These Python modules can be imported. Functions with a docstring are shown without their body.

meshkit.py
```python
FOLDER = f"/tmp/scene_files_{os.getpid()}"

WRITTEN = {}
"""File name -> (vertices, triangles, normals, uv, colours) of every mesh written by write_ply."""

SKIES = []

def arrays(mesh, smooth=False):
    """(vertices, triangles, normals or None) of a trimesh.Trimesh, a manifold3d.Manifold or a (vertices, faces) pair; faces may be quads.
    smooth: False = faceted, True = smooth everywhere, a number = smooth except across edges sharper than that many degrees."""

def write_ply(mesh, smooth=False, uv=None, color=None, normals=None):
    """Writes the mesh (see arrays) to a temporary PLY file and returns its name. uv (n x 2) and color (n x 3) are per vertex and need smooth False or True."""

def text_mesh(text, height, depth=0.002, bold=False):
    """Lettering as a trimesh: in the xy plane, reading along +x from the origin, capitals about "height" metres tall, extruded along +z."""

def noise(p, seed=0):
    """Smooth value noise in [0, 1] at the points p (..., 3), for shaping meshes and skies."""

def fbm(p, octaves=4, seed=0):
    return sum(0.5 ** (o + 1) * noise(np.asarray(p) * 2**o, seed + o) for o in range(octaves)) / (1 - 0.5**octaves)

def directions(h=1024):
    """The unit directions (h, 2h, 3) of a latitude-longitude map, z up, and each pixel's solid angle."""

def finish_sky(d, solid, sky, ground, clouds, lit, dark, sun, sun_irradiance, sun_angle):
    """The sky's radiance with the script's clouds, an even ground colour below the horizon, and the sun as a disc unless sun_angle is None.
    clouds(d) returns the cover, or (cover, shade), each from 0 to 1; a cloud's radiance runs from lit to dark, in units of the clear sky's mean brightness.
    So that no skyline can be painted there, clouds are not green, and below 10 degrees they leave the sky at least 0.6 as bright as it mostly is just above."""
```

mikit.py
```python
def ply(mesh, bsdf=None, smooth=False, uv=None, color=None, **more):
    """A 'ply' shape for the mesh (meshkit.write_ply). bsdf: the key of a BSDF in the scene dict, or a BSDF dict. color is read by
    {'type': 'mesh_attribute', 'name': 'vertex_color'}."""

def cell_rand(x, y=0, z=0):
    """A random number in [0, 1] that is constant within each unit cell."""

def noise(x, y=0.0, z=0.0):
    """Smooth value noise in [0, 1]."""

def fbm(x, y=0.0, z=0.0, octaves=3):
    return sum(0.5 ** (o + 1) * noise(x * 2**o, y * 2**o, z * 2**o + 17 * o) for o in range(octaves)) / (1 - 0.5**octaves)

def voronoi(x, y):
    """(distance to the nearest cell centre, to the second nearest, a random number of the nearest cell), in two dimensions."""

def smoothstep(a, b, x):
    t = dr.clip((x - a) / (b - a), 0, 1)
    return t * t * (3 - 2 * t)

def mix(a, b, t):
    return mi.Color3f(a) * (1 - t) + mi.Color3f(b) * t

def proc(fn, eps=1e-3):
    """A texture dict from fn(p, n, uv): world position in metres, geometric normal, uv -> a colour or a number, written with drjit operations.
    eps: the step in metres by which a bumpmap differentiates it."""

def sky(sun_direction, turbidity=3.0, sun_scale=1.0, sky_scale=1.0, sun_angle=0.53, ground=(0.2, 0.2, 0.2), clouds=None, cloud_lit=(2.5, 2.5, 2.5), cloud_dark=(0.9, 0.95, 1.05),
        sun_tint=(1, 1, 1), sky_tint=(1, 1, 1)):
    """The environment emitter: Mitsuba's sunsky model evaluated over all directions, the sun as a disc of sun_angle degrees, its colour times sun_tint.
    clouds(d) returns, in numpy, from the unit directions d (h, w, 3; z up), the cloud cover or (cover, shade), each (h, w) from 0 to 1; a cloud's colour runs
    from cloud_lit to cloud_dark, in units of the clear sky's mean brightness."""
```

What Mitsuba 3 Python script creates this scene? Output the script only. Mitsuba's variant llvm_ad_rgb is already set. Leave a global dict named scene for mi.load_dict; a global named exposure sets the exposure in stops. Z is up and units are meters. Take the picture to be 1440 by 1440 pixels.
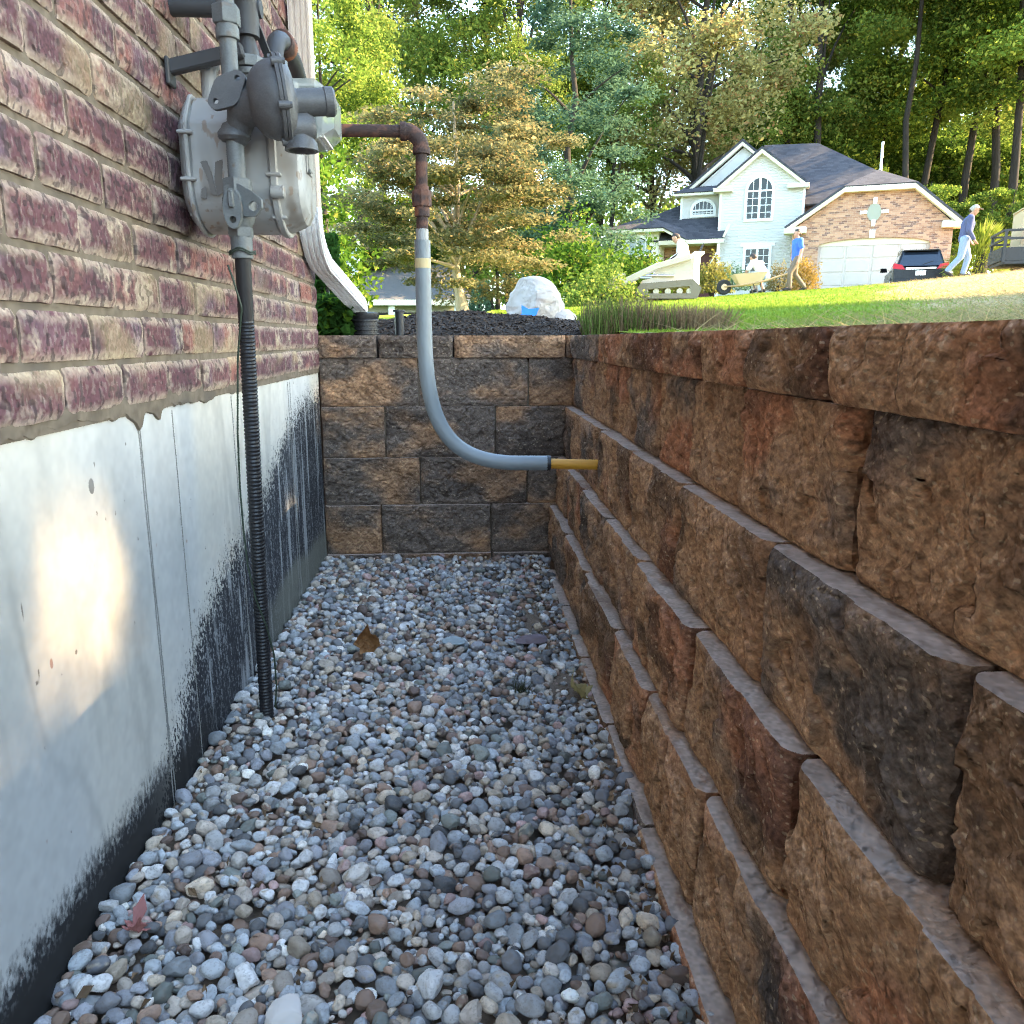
import math, random
import numpy as np, trimesh, mitsuba as mi, drjit as dr, mikit, meshkit
import manifold3d as m3d
from shapely.geometry import Polygon, box as sbox
from mikit import noise, fbm, cell_rand, smoothstep, mix

T = mi.ScalarTransform4f
rng = np.random.default_rng(7)
random.seed(7)

# ------------------------------------------------------------------ camera, sky, exposure
EYE = np.array([0.0, 0.0, 0.88])
PITCH, YAW, FPX = math.radians(12.1886), math.radians(3.2324), 1125.0
CF = np.array([math.sin(YAW) * math.cos(PITCH), math.cos(YAW) * math.cos(PITCH), -math.sin(PITCH)])
CR = np.array([math.cos(YAW), -math.sin(YAW), 0.0])
CU = np.cross(CR, CF)
SUN = np.array([0.86, -0.08, 0.48]); SUN /= np.linalg.norm(SUN)
exposure = 5.72
scene = {
    'camera': {'type': 'perspective', 'fov': 2 * math.degrees(math.atan(720 / FPX)), 'fov_axis': 'x',
               'to_world': T().look_at(origin=EYE.tolist(), target=(EYE + CF).tolist(), up=[0, 0, 1]),
               'near_clip': 0.02, 'far_clip': 400.0},
    'sky': mikit.sky(SUN.tolist(), turbidity=3.0, sun_scale=0.46, sky_scale=1.0, sun_angle=0.53, sun_tint=(1.0, 0.92, 0.78), sky_tint=(1.14, 1.0, 0.86)),
}
labels, used = {}, {}


# ------------------------------------------------------------------ helpers
def at(x, y, Y):
    """The point at depth Y (metres along the trench) that lies at pixel (x, y) of the 1440 pixel photograph."""
    d = CR * (x - 720) / FPX + CU * (720 - y) / FPX + CF
    return EYE + d * Y / d[1]


def num(base):
    n = used.get(base, -1) + 1
    used[base] = n
    return base if n == 0 else f'{base}_{n:03d}'


def tri(mesh):
    if hasattr(mesh, 'vertices'):
        return np.asarray(mesh.vertices, float), np.asarray(mesh.faces, int)
    if hasattr(mesh, 'to_mesh'):
        m = mesh.to_mesh()
        return np.asarray(m.vert_properties[:, :3], float), np.asarray(m.tri_verts, int)
    v, f = np.asarray(mesh[0], float), np.asarray(mesh[1], int)
    if f.shape[1] == 4:
        f = np.vstack([f[:, [0, 1, 2]], f[:, [0, 2, 3]]])
    return v, f


def merge(ms):
    vs, fs, k = [], [], 0
    for m in ms:
        v, f = tri(m)
        vs.append(v); fs.append(f + k); k += len(v)
    return np.vstack(vs), np.vstack(fs)


def lab(key, label=None, category=None, group=None, kind=None):
    d = {k: v for k, v in dict(label=label, category=category, group=group, kind=kind).items() if v}
    if d:
        labels[key] = d
    return key


def add(base, mesh, mat, smooth=False, uv=None, color=None, to_world=None, **l):
    key = num(base)
    scene[key] = mikit.ply(tri(mesh), 'mat_' + mat, smooth, uv=uv, color=color)
    if to_world is not None:
        scene[key]['to_world'] = to_world
    return lab(key, **l)


def thing(base, label, category, group=None):
    return lab(num(base), label, category, group)


def part(parent, name, mesh, mat, smooth=40, **k):
    return add(f'{parent}__{name}', mesh, mat, smooth, **k)


def unit(v):
    v = np.asarray(v, float)
    return v / (np.linalg.norm(v) + 1e-12)


def box(c, s, b=0.0, rz=0.0):
    """A box of centre c and size s, edges chamfered by b, turned rz radians about z."""
    c, h = np.asarray(c, float), np.asarray(s, float) / 2
    if b <= 0:
        m = trimesh.creation.box(extents=2 * h)
        v, f = np.array(m.vertices), np.array(m.faces)
    else:
        pts = []
        for sx in (-1, 1):
            for sy in (-1, 1):
                for sz in (-1, 1):
                    for k in range(3):
                        q = h - b
                        q[k] = h[k]
                        pts.append(q * [sx, sy, sz])
        m = trimesh.convex.convex_hull(np.array(pts))
        v, f = np.array(m.vertices), np.array(m.faces)
    if rz:
        a, s_ = math.cos(rz), math.sin(rz)
        v = v @ np.array([[a, s_, 0], [-s_, a, 0], [0, 0, 1]])
    return v + c, f


def bar(a, b, w, h, up=(0, 0, 1), bev=0.0):
    """A box from a to b, w wide and h high (h along up)."""
    a, b = np.asarray(a, float), np.asarray(b, float)
    L = np.linalg.norm(b - a)
    x = unit(b - a)
    y = unit(np.cross(up, x)); z = np.cross(x, y)
    v, f = box((0, 0, 0), (L, w, h), bev)
    return v @ np.array([x, y, z]) + (a + b) / 2, f


def tube(pts, r, sides=12, caps=True):
    p = np.asarray(pts, float)
    n = len(p)
    r = np.broadcast_to(np.asarray(r, float), (n,))
    t = np.gradient(p, axis=0)
    t /= np.linalg.norm(t, axis=1, keepdims=True) + 1e-12
    a = np.cross(t[0], [0, 0, 1.0] if abs(t[0][2]) < .9 else [1.0, 0, 0]); a = unit(a)
    A = []
    for k in range(n):
        a = unit(a - t[k] * (a @ t[k])); A.append(a)
    A = np.array(A); B = np.cross(t, A)
    ang = np.arange(sides) * 2 * np.pi / sides
    v = p[:, None] + r[:, None, None] * (np.cos(ang)[None, :, None] * A[:, None] + np.sin(ang)[None, :, None] * B[:, None])
    i, j = np.meshgrid(np.arange(n - 1), np.arange(sides), indexing='ij')
    q = np.stack([i * sides + j, i * sides + (j + 1) % sides, (i + 1) * sides + (j + 1) % sides, (i + 1) * sides + j], -1).reshape(-1, 4)
    v = v.reshape(-1, 3)
    f = np.vstack([q[:, [0, 1, 2]], q[:, [0, 2, 3]]])
    if caps:
        k = len(v)
        v = np.vstack([v, p[:1], p[-1:]])
        j = np.arange(sides)
        f = np.vstack([f, np.stack([(j + 1) % sides, j, j * 0 + k], 1), np.stack([(n - 1) * sides + j, (n - 1) * sides + (j + 1) % sides, j * 0 + k + 1], 1)])
    return v, f


def cyl(a, b, r, r2=None, sides=20):
    a, b = np.asarray(a, float), np.asarray(b, float)
    r2 = r if r2 is None else r2
    e = 0.12 * min(r, r2, np.linalg.norm(b - a))
    d = unit(b - a) * e
    return tube([a, a + d * .02, a + d, b - d, b - d * .02, b], [r - e, r - e * .5, r, r2, r2 - e * .5, r2 - e], sides)


def lathe(a, axis, prof, sides=32):
    """Profile [(distance along axis, radius)...] about the axis through a."""
    ax = unit(axis)
    p = np.array([np.asarray(a, float) + ax * h for h, _ in prof])
    r = np.array([q for _, q in prof])
    x = unit(np.cross(ax, [0, 0, 1.0] if abs(ax[2]) < .9 else [1.0, 0, 0])); y = np.cross(ax, x)
    ang = np.arange(sides) * 2 * np.pi / sides
    v = p[:, None] + r[:, None, None] * (np.cos(ang)[None, :, None] * x + np.sin(ang)[None, :, None] * y)
    n = len(p)
    i, j = np.meshgrid(np.arange(n - 1), np.arange(sides), indexing='ij')
    q = np.stack([i * sides + j, i * sides + (j + 1) % sides, (i + 1) * sides + (j + 1) % sides, (i + 1) * sides + j], -1).reshape(-1, 4)
    return v.reshape(-1, 3), np.vstack([q[:, [0, 1, 2]], q[:, [0, 2, 3]]])


def hexnut(a, b, r, sides=6):
    return cyl(a, b, r, sides=sides)


def prism(poly, depth, origin, ex, ey):
    """A shapely polygon in the plane (origin; ex, ey) made depth thick along ex x ey, from the plane."""
    m = trimesh.creation.extrude_polygon(poly, depth, engine='earcut')
    ex, ey = unit(ex), unit(ey)
    return np.asarray(m.vertices) @ np.array([ex, ey, np.cross(ex, ey)]) + np.asarray(origin, float), np.asarray(m.faces)


def bez(p0, p1, p2, p3, n=12):
    t = np.linspace(0, 1, n)[:, None]
    p0, p1, p2, p3 = (np.asarray(p, float) for p in (p0, p1, p2, p3))
    return (1 - t) ** 3 * p0 + 3 * (1 - t) ** 2 * t * p1 + 3 * (1 - t) * t * t * p2 + t ** 3 * p3


def plate(pts, th=0.05):
    """A thin solid over a (nearly) flat polygon of 3-D points, th thick below."""
    p = np.asarray(pts, float)
    n = unit(np.cross(p[1] - p[0], p[2] - p[0]))
    if n[2] < 0:
        p = p[::-1]; n = -n
    k = len(p)
    v = np.vstack([p, p - n * th])
    f = [[0, i, i + 1] for i in range(1, k - 1)] + [[k, k + i + 1, k + i] for i in range(1, k - 1)]
    for i in range(k):
        j = (i + 1) % k
        f += [[i, k + i, k + j], [i, k + j, j]]
    return v, np.array(f)


def const_uv(mesh, a, b=0.0):
    return np.tile([[a, b]], (len(tri(mesh)[0]), 1))


# ------------------------------------------------------------------ materials
def pr(c, rough=0.6, metal=0.0, spec=0.5, bump=None, bscale=1.0, **k):
    d = {'type': 'principled', 'base_color': c if isinstance(c, dict) else {'type': 'rgb', 'value': list(c)}, 'roughness': rough, 'metallic': metal, 'specular': spec, **k}
    if bump is not None:
        d = {'type': 'bumpmap', 'nested_texture': bump, 'scale': bscale, 'bsdf': d}
    return {'type': 'twosided', 'bsdf': d}


VC = {'type': 'mesh_attribute', 'name': 'vertex_color'}


def lerp1(x, xs, ys):
    """A piecewise linear function for drjit values."""
    y = mi.Float(ys[0])
    for a, b, p, q in zip(xs[:-1], xs[1:], ys[:-1], ys[1:]):
        y = dr.select(x > a, p + (q - p) * dr.clip((x - a) / (b - a), 0, 1), y)
    return y


def brick_col(p, n, uv):
    i, lv = uv.x * 91.0, uv.y
    k = .7 + .6 * cell_rand(i * 7.3, 2, 5)
    a = fbm(p.y * 15 * k + i, p.z * 19 * k, p.x * 22 + i * .7, 4)
    s = fbm(p.y * 80 + i, p.z * (18 + 20 * cell_rand(i * 3.1, 4, 1)) + p.y * 14, i, 3)
    g = noise(p.y * 270, p.z * 270, p.x * 200)
    f = fbm(p.y * 150, p.z * 130, i, 2)
    dark = mix((.060, .026, .034), (.150, .064, .070), fbm(p.y * 11 + i, p.z * 11, i, 3))
    c = mix(dark, mi.Color3f(.25, .10, .075), smoothstep(.42, .68, noise(p.y * 12 + i * 3, p.z * 12, i)) * .8 * smoothstep(.2, .9, cell_rand(i * 5.7, 1, 1)))
    c = mix(c, mi.Color3f(.125, .085, .11), smoothstep(.5, .75, noise(p.y * 15 + i, p.z * 9, 4.4)) * .6 * smoothstep(.5, .6, cell_rand(i * 9.1, 3, 2)))
    cream = mix((.46, .37, .27), (.33, .265, .215), noise(p.y * 34, p.z * 34, i))
    zr_ = (p.z - .768) / .0806
    row = dr.floor(zr_)
    yy_ = (3.262 - p.y + dr.select(row - 2 * dr.floor(row / 2) > .5, mi.Float(.103), mi.Float(0))) / .206
    ez = dr.minimum(zr_ - row, .871 - (zr_ - row)) * .0806
    ey = dr.minimum(yy_ - dr.floor(yy_), 1 - (yy_ - dr.floor(yy_))) * .206
    rim = dr.minimum(ez, ey)
    e = a * .70 + s * .16 + f * .14
    wear = smoothstep(.020, .002, rim + (a - .5) * .030)
    c = mix(c, cream, dr.maximum(smoothstep(.66 - .24 * lv, .80 - .22 * lv, e) * .75, wear * smoothstep(.34, .55, e + .12 * lv) * .72))
    c = mix(c, mi.Color3f(.42, .36, .30), smoothstep(.58, .72, noise(p.y * 190 + i, p.z * 110, i)) * .16)
    c = mix(c, mi.Color3f(.030, .022, .022), smoothstep(.66, .76, noise(p.y * 120, p.z * 95 + i, 9.)) * .6)
    c = mix(c, mi.Color3f(.40, .32, .17), smoothstep(.62, .78, fbm(p.y * 6 + i, p.z * 7, 3.1, 2)) * .35)
    return c * (.7 + .6 * g)


def mortar_col(p, n, uv):
    g = fbm(p.y * 60, p.z * 60, p.x * 60, 3)
    c = mix((.095, .075, .055), (.20, .16, .115), g)
    return mix(c, mi.Color3f(.10, .085, .07), smoothstep(.58, .8, fbm(p.y * 7, p.z * 14, 2.0, 3)) * .7)


def conc_dark(p):
    """How much of the black dampproofing covers the concrete (0..1), a diagonal edge that climbs towards the far corner."""
    e = lerp1(p.y, [.8, .95, 1.1, 1.33, 1.47, 1.72, 2.08, 2.52, 2.81, 3.14], [.10, .07, .045, .055, .20, .37, .48, .63, .72, .78])
    wob = (fbm(p.y * 6, p.z * 5, 1.0, 3) - .5) * .07
    return e + wob - p.z


def conc_col(p, n, uv):
    d = conc_dark(p)
    big = fbm(p.y * 2.2, p.z * 2.6, 4.0, 3)
    c = mix((.49, .47, .415), (.62, .585, .51), big)
    c = mix(c, mi.Color3f(.36, .345, .30), smoothstep(.56, .62, fbm(p.y * 3.2, p.z * 1.1 + 4, 3., 4)) * smoothstep(.66, .60, fbm(p.y * 3.2, p.z * 1.1 + 4, 3., 4)) * .5)
    c = mix(c, mi.Color3f(.33, .31, .26), smoothstep(.60, .8, fbm(p.y * 20, p.z * 3, 6., 3)) * .22)
    c = mix(c, mi.Color3f(.40, .39, .35), smoothstep(.55, .75, fbm(p.y * 4 + 9, p.z * 5, .3, 4)) * .6)
    c = mix(c, mi.Color3f(.45, .47, .48), smoothstep(.45, .7, noise(p.y * 3.1 + 5, p.z * 1.2, 2)) * .5)
    c = c * (.93 + .14 * fbm(p.y * 60, p.z * 60, 1.0, 2))
    pit = smoothstep(.86, .91, noise(p.y * 105, p.z * 64, 3.3)) * smoothstep(.42, .62, noise(p.y * 7, p.z * 7, 8.0))
    c = mix(c, mi.Color3f(.12, .10, .08), pit * .8)
    c = mix(c, mi.Color3f(.30, .13, .08), smoothstep(.90, .93, noise(p.y * 44, p.z * 30, 7.7)) * .7)
    st = fbm(p.y * 95, p.z * 8, 2.0, 3)
    st2 = fbm(p.y * 170, p.z * 110, 5.0, 3)
    st3 = noise(p.y * 330, p.z * 210, 1.0)
    cov = smoothstep(-.09, .28, d) * .96
    thr = .08 * st + .50 * st2 + .42 * st3
    mask = smoothstep(-.10, .14, cov - .02 - thr * .92)
    edge = smoothstep(.0, .30, d)
    blk = mix((.016, .017, .021), (.040, .042, .048), st2)
    blk = mix(blk, mi.Color3f(.36, .37, .37), smoothstep(.50, .68, .30 * st + .40 * st2 + .30 * st3) * (.85 - .45 * edge))
    blk = mix(blk, mi.Color3f(.40, .41, .41), smoothstep(.64, .74, fbm(p.y * 30, p.z * 2.4, 6.0, 3)) * .6 * smoothstep(.02, .15, d))
    low = smoothstep(.10, .03, p.z) * smoothstep(2.0, 1.5, p.y)
    blk = mix(blk, mi.Color3f(.018, .017, .016), low)
    foot = smoothstep(.16, .09, p.z + (noise(p.y * 9, p.z * 9, 2.) - .5) * .06) * smoothstep(2.0, 2.5, p.y)
    blk = mix(blk, mi.Color3f(.16, .16, .13), foot * .8)
    foot2 = smoothstep(.115, .055, p.z + (st2 - .5) * .05) * smoothstep(1.9, 1.3, p.y)
    return mix(c, blk, dr.maximum(mask, foot2))


def block_col(p, n, uv):
    top = smoothstep(1.4, 1.6, uv.x)
    i, rust = (uv.x - 2 * top) * 53.0, uv.y
    a = fbm(p.x * 4.5 + i, p.y * 4.5, p.z * 6, 3)
    b = fbm(p.x * 55, p.y * 55 + i, p.z * 55, 3)
    q = fbm(p.x * 5 + 3, p.y * 5 + i * 1.3, p.z * 5, 2)
    g = noise(p.x * 190, p.y * 190, p.z * 190)
    h = fbm(p.x * 120 + 4, p.y * 120, p.z * 120, 3)
    k = noise(p.x * 330, p.y * 330, p.z * 330)
    grey = mix((.085, .066, .055), (.24, .185, .150), b)
    brown = mix((.262, .142, .080), (.53, .312, .178), b)
    c = mix(grey, brown, smoothstep(.54 - .36 * rust, .74 - .36 * rust, a * .90 + .10 * b))
    red = mix((.29, .108, .060), (.53, .220, .120), b)
    c = mix(c, red, smoothstep(.52, .68, q) * smoothstep(.35, .8, rust) * .7)
    c = mix(c, mi.Color3f(.042, .034, .030), smoothstep(.50, .66, fbm(p.x * 5.5 + i, p.y * 5.5 + 7, p.z * 7, 4)) * (.38 + .28 * rust) * smoothstep(.0, .35, cell_rand(i * 3.3, 7, 2)))
    c = mix(c, mi.Color3f(.045, .032, .026), smoothstep(.60, .76, h) * .30)
    c = mix(c, mi.Color3f(.66, .50, .34), smoothstep(.70, .84, noise(p.x * 210, p.y * 210 + i, p.z * 210)) * .42 * smoothstep(.3, .6, b))
    c = c * mix((.80, .78, .76), (1.12, 1.12, 1.12), smoothstep(.35, .62, 1 - h))
    c = c * (.46 + .36 * g + .46 * k + .36 * noise(p.x * 640, p.y * 640, p.z * 640))
    tc = mix((.34, .262, .215), (.52, .415, .35), fbm(p.x * 40, p.y * 40, 1.0, 3)) * (.80 + .4 * g)
    tc = mix(tc, c, smoothstep(.60, .74, fbm(p.x * 18, p.y * 9, i, 3)) * .55)
    return mix(c, tc, top)


def soil_col(p, n, uv):
    a = fbm(p.x * 9, p.y * 9, p.z * 9, 4)
    return mix((.085, .062, .045), (.20, .148, .105), a) * (.75 + .5 * noise(p.x * 300, p.y * 300, 1.))


def mulch_col(p, n, uv):
    a = fbm(p.x * 60, p.y * 25, p.z * 60, 3)
    return mix((.014, .009, .006), (.050, .033, .022), a)


def lawn_col(p, n, uv):
    a = fbm(p.x * .9, p.y * .9, 1.0, 4)
    b = noise(p.x * 37, p.y * 21, 2.0)
    g = mix((.060, .125, .018), (.15, .22, .032), a * .6 + b * .4)
    g = mix(g, mi.Color3f(.20, .22, .05), smoothstep(.55, .8, noise(p.x * 3, p.y * 3, 4.)) * .6)
    s = mix((.20, .155, .085), (.36, .29, .165), noise(p.x * 45, p.y * 30, 3.) * .6 + a * .4)
    s = mix(s, mi.Color3f(.16, .17, .06), smoothstep(.56, .78, fbm(p.x * 2.5, p.y * 2.5, 7., 3)) * .6)
    w = p.x - .50 * p.y - .25 + (fbm(p.x * 1.3, p.y * 1.3, 5., 3) - .5) * 1.6
    return mix(g, s, smoothstep(-.15, .35, w))


def siding_col(p, n, uv):
    return mix((.54, .53, .50), (.61, .60, .565), fbm(p.x * 1.3, p.y * 1.3, p.z * 6, 3))


def far_brick(p, n, uv):
    u = (p.x * .9205 - p.y * .3907) / .235
    row = dr.floor(p.z / .082)
    uu = u + .5 * (row - 2 * dr.floor(row / 2))
    fu, fz = uu - dr.floor(uu), p.z / .082 - row
    r = cell_rand(dr.floor(uu), row, 3)
    c = mix((.29, .145, .085), (.50, .29, .185), r)
    c = mix(c, mi.Color3f(.15, .085, .07), dr.select(cell_rand(dr.floor(uu), row, 8) > .83, mi.Float(.8), mi.Float(0)))
    m = dr.maximum(dr.maximum(smoothstep(.05, .01, fu), smoothstep(.95, .99, fu)), dr.maximum(smoothstep(.14, .06, fz), smoothstep(.9, .98, fz)))
    return mix(c, mi.Color3f(.42, .33, .26), m * .8)


def shingle_col(p, n, uv):
    row = dr.floor(p.z / .09)
    u = (p.x * .9205 - p.y * .3907) / .26 + cell_rand(row, 1, 1) * 3
    c = mix((.030, .032, .042), (.075, .075, .088), cell_rand(dr.floor(u), row, 2) * .6 + .4 * fbm(p.x * 1.1, p.y * 1.1, p.z * 1.1, 3))
    fz = p.z / .09 - row
    return c * (.7 + .3 * smoothstep(.0, .25, fz))


def rust_col(p, n, uv):
    a = fbm(p.x * 45, p.y * 45, p.z * 45, 4)
    c = mix((.055, .034, .030), (.13, .060, .042), smoothstep(.4, .65, a))
    return mix(c, mi.Color3f(.27, .10, .045), smoothstep(.60, .74, fbm(p.x * 22, p.y * 22, p.z * 22 + 5, 3)) * .7)


def metal_col(p, n, uv):
    a = fbm(p.x * 28, p.y * 28, p.z * 28, 4)
    c = mix((.085, .095, .10), (.15, .16, .158), a)
    c = mix(c, mi.Color3f(.12, .085, .06), smoothstep(.66, .8, fbm(p.x * 60, p.y * 60, p.z * 40, 3)) * .6)
    return c * (.9 + .2 * noise(p.x * 400, p.y * 400, p.z * 400))


def reg_col(p, n, uv):
    a = fbm(p.x * 30, p.y * 30, p.z * 30, 4)
    return mix((.070, .072, .076), (.110, .112, .116), a) * (.9 + .2 * noise(p.x * 500, p.y * 500, p.z * 500))


def meter_col(p, n, uv):
    a = fbm(p.x * 14, p.y * 14, p.z * 9, 4)
    c = mix((.25, .25, .24), (.37, .37, .36), a)
    d = smoothstep(.46, .68, fbm(p.x * 26, p.y * 26, p.z * 7, 3)) * smoothstep(1.34, 1.10, p.z)
    c = mix(c, mi.Color3f(.12, .095, .075), d * .75)
    return mix(c, mi.Color3f(.20, .13, .08), smoothstep(.66, .74, fbm(p.x * 70, p.y * 70, p.z * 30, 3)) * .6)


def spout_col(p, n, uv):
    return mix((.52, .42, .33), (.60, .50, .41), fbm(p.x * 12, p.y * 12, p.z * 3, 3)) * (1 - .25 * smoothstep(.6, .75, fbm(p.x * 40, p.y * 40, p.z * 5, 3)))


def rock_col(p, n, uv):
    a = fbm(p.x * 9, p.y * 9, p.z * 9, 4)
    c = mix((.47, .41, .37), (.60, .55, .50), a)
    return mix(c, mi.Color3f(.38, .28, .22), smoothstep(.58, .72, fbm(p.x * 5, p.y * 5, p.z * 16, 4)) * .7)


def dust(p, n, uv):
    return smoothstep(.50, .72, fbm(p.x * 130, p.y * 130, p.z * 130, 3)) * .26 + smoothstep(.62, .7, noise(p.x * 420, p.y * 420, p.z * 420)) * .25


def peb_bump(p, n, uv):
    return fbm(p.x * 240, p.y * 240, p.z * 240, 2) * .0006


def block_bump(p, n, uv):
    r = dr.abs(noise(p.x * 62, p.y * 62, p.z * 62) - .5) * 2
    return fbm(p.x * 100, p.y * 100, p.z * 100, 3) * .009 - smoothstep(.5, .0, r) * .0035


def rough_bump(p, n, uv):
    return fbm(p.x * 95, p.y * 95, p.z * 95, 3) * .006


def brick_bump(p, n, uv):
    return (fbm(p.y * 110, p.z * 70 + p.y * 30, p.x * 90, 3) + .4 * noise(p.y * 300, p.z * 160, 1.)) * .0028


def conc_bump(p, n, uv):
    d = smoothstep(0, .05, conc_dark(p))
    pit = smoothstep(.86, .91, noise(p.y * 105, p.z * 64, 3.3))
    return fbm(p.y * 45, p.z * 45, 1., 3) * .0010 - pit * .0012 + d * fbm(p.y * 120, p.z * 40, 2., 3) * .0035


def bark_col(p, n, uv):
    a = fbm(p.x * 6, p.y * 6, p.z * 1.2, 3)
    return mix((.012, .010, .008), (.045, .037, .030), a)


def leather_leaf(p, n, uv):
    return mix((.12, .050, .016), (.30, .15, .055), fbm(p.x * 70, p.y * 70, p.z * 70, 3))


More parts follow.
